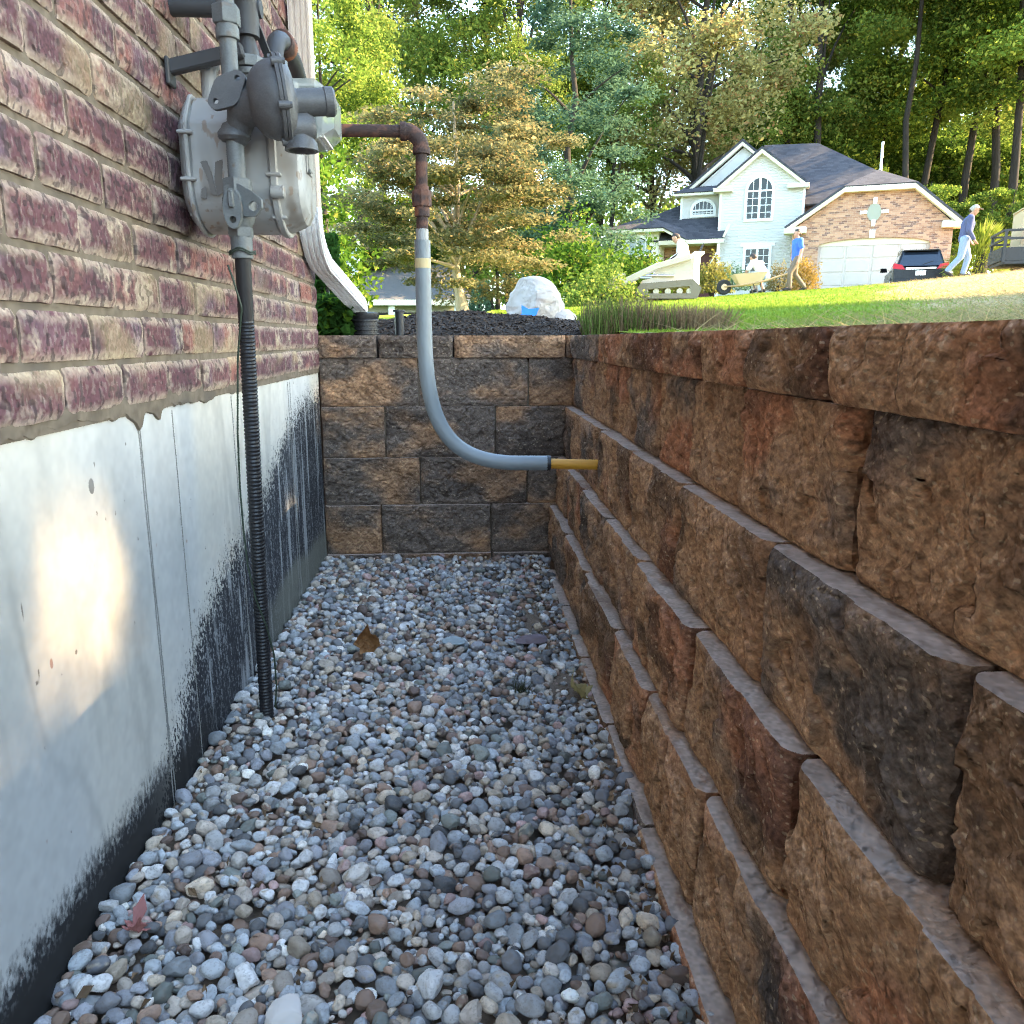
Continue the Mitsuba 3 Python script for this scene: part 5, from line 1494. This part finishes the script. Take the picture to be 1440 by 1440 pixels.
lpart(ld, 'bucket', merge([prism(Polygon([(1.40, .58), (1.48, .62), (1.62, .14), (2.02, .08), (2.04, .12), (1.68, .22), (1.56, .66), (1.40, .64)]), 1.0, (-.5, 0, 0), (0, 1, 0), (0, 0, 1)), prism(Polygon([(1.46, .60), (1.62, .12), (2.02, .08), (1.72, .58)]), .03, (-.5, 0, 0), (0, 1, 0), (0, 0, 1)), prism(Polygon([(1.46, .60), (1.62, .12), (2.02, .08), (1.72, .58)]), .03, (.47, 0, 0), (0, 1, 0), (0, 0, 1))]), 'loader_paint')

# ------------------------------------------------------------------ wheelbarrow
wb = thing('wheelbarrow', 'tan wheelbarrow standing on the lawn in front of the crouching person', 'wheelbarrow')
bo = at(1052, 413, 23.4)
bp = np.array([bo[0], bo[1], float(ground(bo[0], bo[1]))])
BHd = unit(LEFT * .95 + HN * .3)


def bpart(parent, nm_, m, mat, sm=25):
    return part(parent, nm_, rot_place(m, bp, BHd), mat, sm)


o_ = [(-.32, -.45, .62), (.32, -.45, .62), (.30, .48, .55), (-.30, .48, .55)]
i_ = [(-.20, -.25, .26), (.20, -.25, .26), (.18, .28, .24), (-.18, .28, .24)]
tv = np.array(o_ + i_ + [tuple(np.array(p) * [.92, .94, 1]) for p in o_] + [(p[0] * .9, p[1] * .9, p[2] + .02) for p in i_])
tf = []
for k_ in range(4):
    n_ = (k_ + 1) % 4
    tf += [[k_, n_, n_ + 4], [k_, n_ + 4, k_ + 4], [k_ + 8, k_ + 12, n_ + 12], [k_ + 8, n_ + 12, n_ + 8], [k_, k_ + 8, n_ + 8], [k_, n_ + 8, n_]]
tf += [[4, 5, 6], [4, 6, 7], [12, 14, 13], [12, 15, 14]]
bpart(wb, 'tray', (tv, np.array(tf)), 'barrow_paint')
for s in (-1, 1):
    bpart(wb, 'handle', tube([(s * .07, .70, .22), (s * .20, .2, .25), (s * .24, -.4, .36), (s * .30, -1.0, .56)], .022, 8), 'wood')
    bpart(wb, 'leg', tube([(s * .22, -.28, .34), (s * .24, -.34, .0), (s * .24, -.22, .0), (s * .2, -.08, .27)], .015, 8), 'metal_dark')
w_ = bpart(wb, 'wheel', lathe((-.05, .70, .21), (1, 0, 0), [(0, 0), (0, .14), (-.01, .17), (.0, .20), (.05, .215), (.10, .20), (.11, .17), (.10, .14), (.10, 0)], 26), 'rubber')
bpart(w_, 'hub', cyl((-.07, .70, .21), (.07, .70, .21), .09), 'barrow_paint')

# ------------------------------------------------------------------ trailer with a crate at the right edge
tp_ = at(1424, 372, 22.0)
tpos = np.array([tp_[0] + 1.0, tp_[1] + .3, at(1424, 372, 22.0)[2] - .55])
tr = thing('utility_trailer', 'dark metal utility trailer with side rails at the edge of the lawn', 'trailer')


def tpart(parent, nm_, m, mat, sm=25):
    return part(parent, nm_, rot_place(m, tpos, RIGHT), mat, sm)


tpart(tr, 'bed', box((0, .6, .60), (1.7, 3.4, .10), .01), 'trailer_black')
tpart(tr, 'side_panel', box((.84, .6, .82), (.03, 3.4, .34)), 'trailer_black')
tpart(tr, 'side_panel', box((-.84, .6, .82), (.03, 3.4, .34)), 'trailer_black')
for s in (-1, 1):
    for y_ in (-1.08, -.2, .7, 1.6, 2.28):
        tpart(tr, 'post', box((s * .87, y_, 1.02), (.06, .07, .86), .005), 'trailer_black')
    for z_ in (1.22, 1.43):
        tpart(tr, 'rail', box((s * .87, .6, z_), (.05, 3.44, .06), .005), 'trailer_black')
    w_ = tpart(tr, 'wheel', cyl((s * .90, .7, .33), (s * 1.12, .7, .33), .33, sides=22), 'rubber')
    tpart(w_, 'rim', cyl((s * 1.09, .7, .33), (s * 1.13, .7, .33), .19), 'chrome')
tpart(tr, 'tailgate', merge([box((0, -1.13, .82), (1.7, .04, .36)), box((0, -1.13, 1.20), (1.7, .05, .06)), box((0, -1.13, 1.43), (1.7, .05, .06))]), 'trailer_black')
tpart(tr, 'wheel_arch', merge([box((s * 1.0, .7, .72), (.30, .95, .05), .01) for s in (-1, 1)]), 'trailer_black')
ck = thing('plywood_crate', 'plain tan plywood crate standing up out of the dark trailer', 'crate')
tpart(ck, 'side', box((0, -.02, 1.35), (1.2, 1.3, 1.30), .01), 'plywood')
for y_ in (-.63, -.02, .6):
    for s in (-1, 1):
        tpart(ck, 'batten', box((s * .615, y_, 1.35), (.035, .09, 1.28)), 'plywood')
tpart(ck, 'lid', box((0, -.02, 2.015), (1.26, 1.36, .035), .004), 'plywood')
M3 = {'plaque': pr((.30, .32, .26), .7), 'shingle_grey': pr((.105, .105, .112), .95), 'dark_door': pr((.055, .045, .042), .7), 'pale_glass': pr((.45, .55, .68), .15), 'car_glass': pr((.012, .018, .03), .05, spec=.9),
      'trailer_black': pr((.030, .031, .034), .45), 'plywood': pr((.44, .34, .22), .75), 'curtain': pr((.36, .42, .45), .8)}
scene.update({'mat_' + k: v for k, v in M3.items()})

# ------------------------------------------------------------------ trees and shrubs
GREEN = dict(lo=(.075, .13, .028), hi=(.27, .36, .075), odd=(.44, .44, .10), po=.09)
LIME = dict(lo=(.080, .135, .026), hi=(.27, .35, .075), odd=(.46, .44, .11), po=.10)
GOLD = dict(lo=(.20, .20, .075), hi=(.52, .50, .22), odd=(.34, .22, .10), po=.12)
OLIVE = dict(lo=(.10, .125, .045), hi=(.30, .31, .11), odd=(.22, .18, .06), po=.10)
BLUEG = dict(lo=(.045, .095, .065), hi=(.13, .22, .14), odd=(.05, .10, .05), po=.03)
DEEP = dict(lo=(.045, .085, .016), hi=(.24, .35, .060), odd=(.48, .54, .10), po=.14)
AMBER = dict(lo=(.080, .092, .040), hi=(.27, .25, .125), odd=(.48, .34, .15), po=.10)


def tint(pal, a, rs):
    """Leaf colours between the palette's ends; a in [0, 1]."""
    lo, hi, odd = (np.array(pal[k_]) for k_ in ('lo', 'hi', 'odd'))
    c = lo + (hi - lo) * a[:, None]
    m = rs.uniform(size=len(a)) < pal['po']
    c[m] = odd * rs.uniform(.7, 1.1, (m.sum(), 1))
    return c * rs.uniform(.8, 1.2, (len(a), 1))


def crown_mesh(seed, R, nclump, per, leaf, pal, flat=.6, shell=.55, gap=.42, layered=0, up=.6):
    """Leaf clumps inside an uneven ellipsoid R; returns (v, f, colours, clump centres)."""
    rs = np.random.default_rng(seed)
    C = []
    while len(C) < nclump:
        d = rs.normal(size=3); d /= np.linalg.norm(d)
        r = rs.uniform(shell ** 3, 1) ** (1 / 3) * (.72 + .5 * meshkit.noise(d * 2.1 + seed, seed))
        p = d * r
        if meshkit.noise(p * 2.3 + seed * 1.7, seed + 1) < gap * .9 and rs.uniform() < .85:
            continue
        if layered:
            p[2] = np.round(p[2] * layered) / layered + rs.normal(0, .03) - .10 * (p[0] ** 2 + p[1] ** 2)
        C.append(p)
    C = np.array(C) * R
    rad = rs.uniform(.55, 1.15, nclump)
    tone = np.clip(rs.normal(.5, .25, nclump), 0, 1)
    i = np.repeat(np.arange(nclump), per)
    q = rs.normal(size=(len(i), 3)) * .52
    q *= (1 / np.maximum(1, np.linalg.norm(q, axis=1, keepdims=True) / 1.25))
    P0 = C[i] + q * rad[i][:, None] * np.array([1, 1, flat]) * (np.mean(R) * .22)
    v_, f_, k_ = leaf_cards(P0, rs.uniform(.7, 1.35, len(P0)) * leaf, rs, up, .62)
    a = np.clip(tone[i] + rs.normal(0, .16, len(i)), 0, 1)
    return v_, f_, np.repeat(tint(pal, a, rs), k_, 0), C


def trunk_mesh(seed, h, r, C, zc, forks=7, bare=.35):
    rs = np.random.default_rng(seed + 500)
    n_ = 9
    z = np.linspace(0, h, n_)
    wob = np.cumsum(rs.normal(0, .012 * h, (n_, 2)), 0); wob[0] = 0
    pts = np.column_stack([wob, z])
    rad = r * (1 - .80 * z / h) * (1 + .5 * np.exp(-z / (.04 * h)))
    ms = [tube(pts, rad, 9)]
    far = C[np.argsort(-np.linalg.norm(C[:, :2], axis=1))][:max(forks * 4, 8)]
    for k_ in range(min(forks, len(far))):
        e = far[rs.integers(len(far))] + [0, 0, zc]
        t = np.clip(bare + rs.uniform(0, .5), .1, .93)
        s = np.array([np.interp(t * h, z, pts[:, 0]), np.interp(t * h, z, pts[:, 1]), t * h])
        if e[2] < s[2]:
            e[2] = s[2] + .1 * h
        m = bez(s, s + (e - s) * [.25, .25, .45], s + (e - s) * [.6, .6, .75], e, 6)
        ms.append(tube(m, np.linspace(np.interp(t * h, z, rad) * .6, r * .06, 6), 6))
    return merge(ms)


def mk(seed, h, R, zc, tr, pal, nclump, per, leaf, mat='bark', **k):
    tk = {q: k.pop(q) for q in ('forks', 'bare') if q in k}
    v_, f_, c_, C = crown_mesh(seed, np.array(R), nclump, per, leaf, pal, **k)
    return dict(crown=mikit.ply((v_ + [0, 0, zc], f_), 'mat_leaf', False, color=c_), trunk=mikit.ply(tri(trunk_mesh(seed, h, tr, C, zc, **tk)), 'mat_' + mat, 40), h=h)


KIND = {
    'green': mk(1, 22, (4.6, 4.6, 8.0), 15, .26, GREEN, 72, 300, .22, forks=10),
    'lime': mk(2, 22, (4.4, 4.4, 8.2), 15, .30, LIME, 64, 300, .22, forks=10, gap=.55),
    'olive': mk(3, 22, (4.8, 4.8, 8.0), 14.5, .32, OLIVE, 66, 300, .22, forks=12, gap=.50),
    'gold': mk(4, 20, (4.2, 4.2, 8.4), 12.5, .28, GOLD, 80, 300, .21, forks=14, gap=.50, bare=.2),
    'deep': mk(5, 23, (5.0, 5.0, 7.6), 15.5, .27, DEEP, 88, 290, .24, forks=9, bare=.42),
    'blue': mk(6, 15, (3.4, 3.4, 7.2), 7.6, .26, BLUEG, 120, 230, .19, flat=.35, layered=9, up=1.2, bare=.1),
    'tall': mk(7, 26, (3.6, 3.6, 6.5), 20.5, .24, GREEN, 60, 300, .23, forks=9, bare=.6, gap=.50),
    'under': mk(8, 9, (4.0, 4.0, 3.8), 5.2, .14, DEEP, 80, 240, .22, forks=8, bare=.2),
}


def tree(kind, px, Y, h, label, group, base=None, name='tree', wide=1.0, seed=0):
    rs = np.random.default_rng(int(px * 7 + Y * 13 + seed))
    p = at(px, 420, Y)
    X = p[0]
    z = float(ground(X, Y)) - .1
    K = KIND[kind]; s = h / K['h']
    t = thing(name, label, 'tree', group)
    tw = T().translate([X, Y, z]).rotate([0, 0, 1], float(rs.uniform(0, 360))).scale([s * wide, s * wide, s])
    for q in ('trunk', 'crown'):
        k_ = num(f'{t}__{q}')
        scene[k_] = {**K[q], 'to_world': tw}
    return t


WOODS = [
    ('green', 432, 40, 21, 'tall green tree directly behind the downspout'), ('lime', 492, 44, 22, 'bright yellow-green tree rising above the gas meter end of the iron pipe'),
    ('green', 545, 52, 24, 'tall green tree above the horizontal run of the iron pipe'), ('olive', 598, 58, 22, 'olive green tree rising behind the elbow of the iron pipe'),
    ('deep', 462, 34, 13, 'shorter dark green tree just right of the downspout'),
    ('tall', 655, 56, 28, 'slim tall tree rising straight above the orange-brown tree'), ('green', 722, 50, 25, 'tall green tree above the boulder, right of the orange-brown crown'),
    ('lime', 775, 54, 25, 'tall yellow-green tree behind the left edge of the blue-green evergreen'), ('olive', 690, 62, 17, 'lower olive tree half hidden behind the top of the orange-brown tree'),
    ('lime', 828, 60, 25, 'tall yellow-green tree rising above the top of the blue-green evergreen'), ('green', 858, 50, 15, 'low green tree between the evergreen and the bay of the blue house'),
    ('lime', 742, 46, 14, 'low yellow-green tree at the right edge of the orange-brown tree'),
    ('lime', 1062, 60, 26, 'tall light green tree right behind the front gable of the blue house'), ('green', 1010, 66, 27, 'tall dark trunked tree just right of the tallest pale gold tree'),
    ('lime', 1128, 58, 25, 'bright light green tree above the main roof ridge of the blue house'), ('olive', 1100, 68, 24, 'olive tree far behind the main roof ridge'),
    ('green', 1030, 56, 14, 'low green tree behind the rear gable of the blue house'), ('under', 1085, 62, 13, 'low dark tree showing just over the main roof'),
    ('deep', 1196, 64, 25, 'dark green tree behind the right slope of the main roof'), ('tall', 1172, 66, 25, 'slim tall tree left of the white vent pipe'),
    ('tall', 1240, 52, 27, 'slim tree with a long bare trunk right behind the white vent pipe'), ('deep', 1262, 58, 26, 'dark green tree right of the white vent pipe'),
    ('deep', 1318, 56, 27, 'dark green tree above the right eave of the brick garage'), ('green', 1372, 54, 27, 'green tree above the striding person in the cap'),
    ('deep', 1425, 50, 26, 'dark green tree with a thick trunk above the plywood crate'), ('deep', 1290, 70, 23, 'deep shaded tree far behind the garage roof peak'),
    ('green', 1345, 72, 24, 'shaded green tree far back between the garage and the trailer'), ('lime', 1408, 64, 24, 'sunlit yellow-green tree far behind the trailer'),
    ('deep', 1475, 46, 25, 'dark tree cut off by the right edge of the view'),
    ('under', 1215, 66, 12, 'low dark tree at the foot of the vent pipe'), ('under', 1268, 68, 11, 'low dark tree just over the garage hip roof'),
    ('under', 1322, 64, 11, 'low dark tree beside the right garage eave'), ('under', 1375, 60, 10, 'low dark tree behind the yellow-green arching bush'),
    ('under', 1430, 56, 9, 'low dark tree behind the trailer rails'), ('under', 1350, 76, 14, 'small understorey tree in the gap behind the striding person'),
    ('under', 1400, 76, 15, 'small understorey tree left of the crate, deep in the wood'), ('under', 1170, 72, 16, 'understorey tree behind the right end of the main ridge'), ('under', 1300, 78, 15, 'understorey tree deep in the wood above the garage rake'),
    ('under', 1292, 50, 6, 'leafy low tree at the right slope of the garage roof'), ('under', 1345, 47, 4.5, 'leafy low tree right behind the cap of the striding person'), ('under', 1400, 46, 5, 'leafy low tree at the left end of the trailer'), ('under', 1462, 44, 5, 'leafy low tree behind the crate at the edge of the view'),
    ('under', 520, 46, 7, 'low dark tree behind the neighbour gable at the left'), ('under', 590, 50, 7, 'low dark tree behind the grey roof at the left'), ('under', 700, 44, 7, 'low dark tree behind the boulder'),
]
for kind, px, Y, h, lb_ in WOODS:
    tree(kind, px, Y, h, lb_, 'trees of the wood behind the houses')
tree('gold', 965, 51, 24, 'tallest pale gold tree with many thin limbs, left of the blue house gable', None, wide=1.15)
tree('gold', 905, 58, 21, 'thinner pale gold tree left of the tallest gold tree', None)
tree('blue', 805, 39, 14.5, 'blue-green layered evergreen right of the orange-brown tree', None, name='evergreen_tree')
# far growth that closes the wood off behind the trunks
nf = 46
fx_ = np.linspace(330, 1560, nf)
cs_, szs = [], []
rs5 = np.random.default_rng(55)
for px_ in fx_:
    p = at(px_, 420, 84 + rs5.uniform(-3, 5))
    z0_ = float(ground(p[0], p[1]))
    hgt = rs5.uniform(8, 12) * (1.35 if px_ > 1130 else 1.0)
    m = 620
    cs_.append(np.stack([p[0] + rs5.normal(0, 2.2, m), p[1] + rs5.normal(0, 2, m), z0_ + rs5.uniform(0, 1, m) ** .8 * hgt], 1))
cs_ = np.vstack(cs_)
v, f, per = leaf_cards(cs_, rs5.uniform(.4, .8, len(cs_)), rs5, .5, .7)
add('far_woods', (v, f), 'leaf', False, color=np.repeat(tint(DEEP, rs5.uniform(0, 1, len(cs_)), rs5), per, 0), kind='stuff', label='far wooded undergrowth closing off the background')

# the orange-brown tree with layered branches in the middle
KIND['amber'] = mk(21, 3.9, (2.35, 2.1, 2.15), 2.50, .10, AMBER, 150, 250, .085, flat=.26, shell=.35, gap=.42, layered=6, up=1.1, forks=22, bare=.12, mat='bark_pale')
p = at(652, 420, 16.0)
ot = thing('ornamental_tree', 'spreading orange-brown tree with layered branches and a pale trunk behind the conduit', 'tree')
tw = T().translate([p[0], 16.0, float(ground(p[0], 16.0)) - .05])
for q in ('trunk', 'crown'):
    scene[num(f'{ot}__{q}')] = {**KIND['amber'][q], 'to_world': tw}


def bush(name, label, px, py, Y, w, h, pal, leaf, n_, group=None, spiky=0, seed=3, cat='bush'):
    """A shrub standing at pixel column px at depth Y; py: the row of its foot."""
    rs = np.random.default_rng(seed)
    b_ = at(px, py, Y)
    d = rs.normal(size=(n_, 3)); d /= np.linalg.norm(d, axis=1, keepdims=True)
    d[:, 2] = np.abs(d[:, 2])
    r = rs.uniform(.25, 1, n_) ** .45 * (.62 + .65 * meshkit.noise(d * 3.2 + seed, seed))
    c = d * r[:, None] * [w / 2, w / 2.4, h] + b_
    t = thing(name, label, cat, group)
    if spiky:
        nn = np.cross(d + [0, 0, .5], rs.normal(size=(n_, 3)))
        v_, f_, k_ = blades(c, rs.uniform(.7, 1.4, n_) * leaf, np.full(n_, leaf * .22), np.arccos(np.clip(d[:, 2], 0, 1)) * .9, np.arctan2(d[:, 1], d[:, 0]), 2)
    else:
        v_, f_, k_ = leaf_cards(c, rs.uniform(.7, 1.3, n_) * leaf, rs, .5, .7)
    a = np.clip(meshkit.noise(c * 2.0, seed) * .8 + rs.normal(0, .15, n_) + .1, 0, 1)
    part(t, 'foliage', (v_, f_), 'leaf', False, color=np.repeat(tint(pal, a, rs), k_, 0))
    part(t, 'stem', merge([tube([b_ + [0, 0, -.1], b_ + d[k2] * [w * .15, w * .12, h * .4], b_ + d[k2] * [w * .3, w * .25, h * .7]], [.035, .02, .01], 5) for k2 in range(6)]), 'bark', True)
    return t


HEDGE = dict(lo=(.03, .085, .012), hi=(.14, .23, .030), odd=(.24, .27, .05), po=.10)
YEL = dict(lo=(.11, .15, .018), hi=(.30, .34, .05), odd=(.34, .34, .09), po=.1)
bush('bush', 'broad bright green bush left of the white loader, below the arched window', 884, 432, 26.5, 3.9, 2.05, HEDGE, .13, 5200, seed=31)
bush('bush', 'tall feathery bright green bush right of the pale boulder', 796, 436, 24, 2.8, 2.6, HEDGE, .14, 4200, seed=32)
bush('bush', 'low dark green bush between the boulder and the bright bushes', 842, 438, 21, 2.4, 1.1, GREEN, .10, 2600, seed=33)
bush('bush', 'yellow-green arching bush beside the garage, behind the striding person', 1374, 394, 27.5, 2.2, 1.75, YEL, .24, 2600, spiky=1, seed=34)
bush('bush', 'small yellowish bush under the porch post, behind the loader', 1000, 412, 29, 1.5, 1.35, dict(lo=(.12, .13, .03), hi=(.30, .27, .07), odd=(.36, .3, .1), po=.15), .09, 2200, seed=35)
bush('bush', 'low rounded dark green shrub under the lower house window', 1027, 408, 33, 1.9, 1.0, BLUEG, .08, 2200, seed=36)
bush('bush', 'small orange shrub at the garage corner behind the person in blue', 1131, 409, 33, 1.35, 1.35, dict(lo=(.20, .13, .03), hi=(.42, .28, .07), odd=(.45, .3, .1), po=.15), .08, 1800, seed=37)
bush('bush', 'tan shrub left of the person in blue, by the siding', 1092, 409, 33, 1.1, 1.1, dict(lo=(.16, .12, .05), hi=(.30, .24, .10), odd=(.3, .25, .1), po=.15), .08, 1200, seed=38)
bush('bush', 'dark green conical shrub beside the white porch post under the orange-brown tree', 674, 441, 24, .75, 1.05, BLUEG, .07, 1600, seed=39)
bush('bush', 'leafy green bush at the far left behind the downspout', 442, 430, 30, 5.0, 5.5, HEDGE, .24, 3600, seed=40)

# big trees just outside the frame to the right, whose crowns shade the trench

def shade_tree(X, Y, zc, R, seed, n_, lb_, win=True):
    rs = np.random.default_rng(seed)
    d = rs.normal(size=(n_, 3)); d /= np.linalg.norm(d, axis=1, keepdims=True)
    c = d * (rs.uniform(.1, 1, (n_, 1)) ** (1 / 2.4)) * R * (.82 + .3 * meshkit.noise(d * 2.4 + seed, seed))[:, None] + [X, Y, zc]
    if win:                                                   # the crown lets some light through between its lower boughs
        k_ = (c[:, 0] - XL) / SUN[0]
        y_, z_ = c[:, 1] - SUN[1] * k_, c[:, 2] - SUN[2] * k_
        wob = (meshkit.noise(np.stack([y_ * 2.6, z_ * 3, y_ * 0], 1), 4) - .5) * .22
        c = c[~((np.abs(y_ - 1.42) < 1.0 + wob) & (z_ > -.05) & (z_ < .84 + wob))]
        m = 12000                                               # fine sprays of small leaves across the opening
        a_ = np.column_stack([np.full(m, XL), rs.uniform(.36, 2.50, m), rs.uniform(.15, .86, m)])
        dn = np.clip(np.maximum(np.abs(a_[:, 1] - 1.38) / 1.08, (a_[:, 2] - .30) / .56), 0, 1)
        lump = meshkit.noise(a_ * [0, 4.2, 5.5] + 7, 6)
        a_ = a_[rs.uniform(size=m) < np.clip(.20 + .90 * dn ** 3.2 + .80 * (lump - .42), .05, 1)]
        small = a_ + SUN * (rs.uniform(X - 2.0 - XL, X + 2.0 - XL, len(a_)) / SUN[0])[:, None]
    t = thing('shade_tree', lb_, 'tree', 'shade trees beside the trench')
    sz = rs.uniform(.34, .52, len(c))
    if win:
        c = np.vstack([c, small]); sz = np.concatenate([sz, rs.uniform(.07, .11, len(small))])
    v_, f_, k_ = leaf_cards(c, sz, rs, .3, .9)
    part(t, 'crown', (v_, f_), 'leaf', False, color=np.repeat(tint(GREEN, rs.uniform(0, 1, len(c)), rs), k_, 0))
    z0_ = float(ground(X, Y)) - .2
    part(t, 'trunk', tube([[X, Y, z0_], [X + .1, Y, z0_ + 3], [X, Y + .1, zc]], [.42, .30, .14], 12), 'bark', True)


shade_tree(13.5, .2, 11.2, np.array([3.6, 5.4, 5.6]), 61, 9000, 'big leafy tree beyond the block wall, level with the gas meter')
shade_tree(13.0, 5.4, 9.6, np.array([3.4, 3.4, 5.6]), 62, 5200, 'big leafy tree beyond the block wall, level with the planting bed', False)
shade_tree(14.0, -6.5, 11.5, np.array([3.6, 4.6, 5.8]), 63, 5200, 'big leafy tree beyond the block wall, behind the viewer', False)
M5 = {'bark_pale': pr((.33, .26, .17), .9)}
scene.update({'mat_' + k: v for k, v in M5.items()})

# ------------------------------------------------------------------ grass and straw on the lawn
rg = np.random.default_rng(91)
n = 95000
gy_ = 2.2 + 28 * rg.uniform(size=n) ** 1.5
gx_2 = .62 + rg.uniform(size=n) * (.78 * gy_ + .6)
keep = ~((gx_2 < 1.25) & (gy_ > 3.3) & (gy_ < 3.9))
gx_2, gy_ = gx_2[keep], gy_[keep]; n = len(gy_)
gd_ = np.hypot(gx_2, gy_)
wv = gx_2 - .50 * gy_ - .25 + rg.normal(0, .55, n)
straw = wv > .1
gb = np.stack([gx_2, gy_, ground(gx_2, gy_) - .004], 1)
v, f, per = blades(gb[~straw], rg.uniform(.022, .05, (~straw).sum()) * np.clip(gd_[~straw] / 7, .2, 1) , .0035 + .0009 * gd_[~straw], np.abs(rg.normal(.35, .3, (~straw).sum())), rg.uniform(0, 6.28, (~straw).sum()), 2)
gc = np.array([[.115, .195, .024]]) + rg.uniform(0, 1, ((~straw).sum(), 1)) ** 1.5 * np.array([[.14, .12, .025]])
add('grass', (v, f), 'leaf', False, color=np.repeat(gc, per, 0), kind='stuff', label='short green lawn grass')
v, f, per = blades(gb[straw] + [0, 0, .008], rg.uniform(.06, .16, straw.sum()), .003 + .0006 * gd_[straw], rg.normal(1.35, .16, straw.sum()), rg.uniform(0, 6.28, straw.sum()), 2, .05)
gc = rg.uniform(.55, 1.15, (straw.sum(), 1)) * np.array([[.46, .37, .20]])
gc[rg.uniform(size=len(gc)) < .12] = [.13, .17, .04]
add('straw', (v, f), 'leaf', False, color=np.repeat(gc, per, 0), kind='stuff', label='loose pale straw strewn over the lawn')
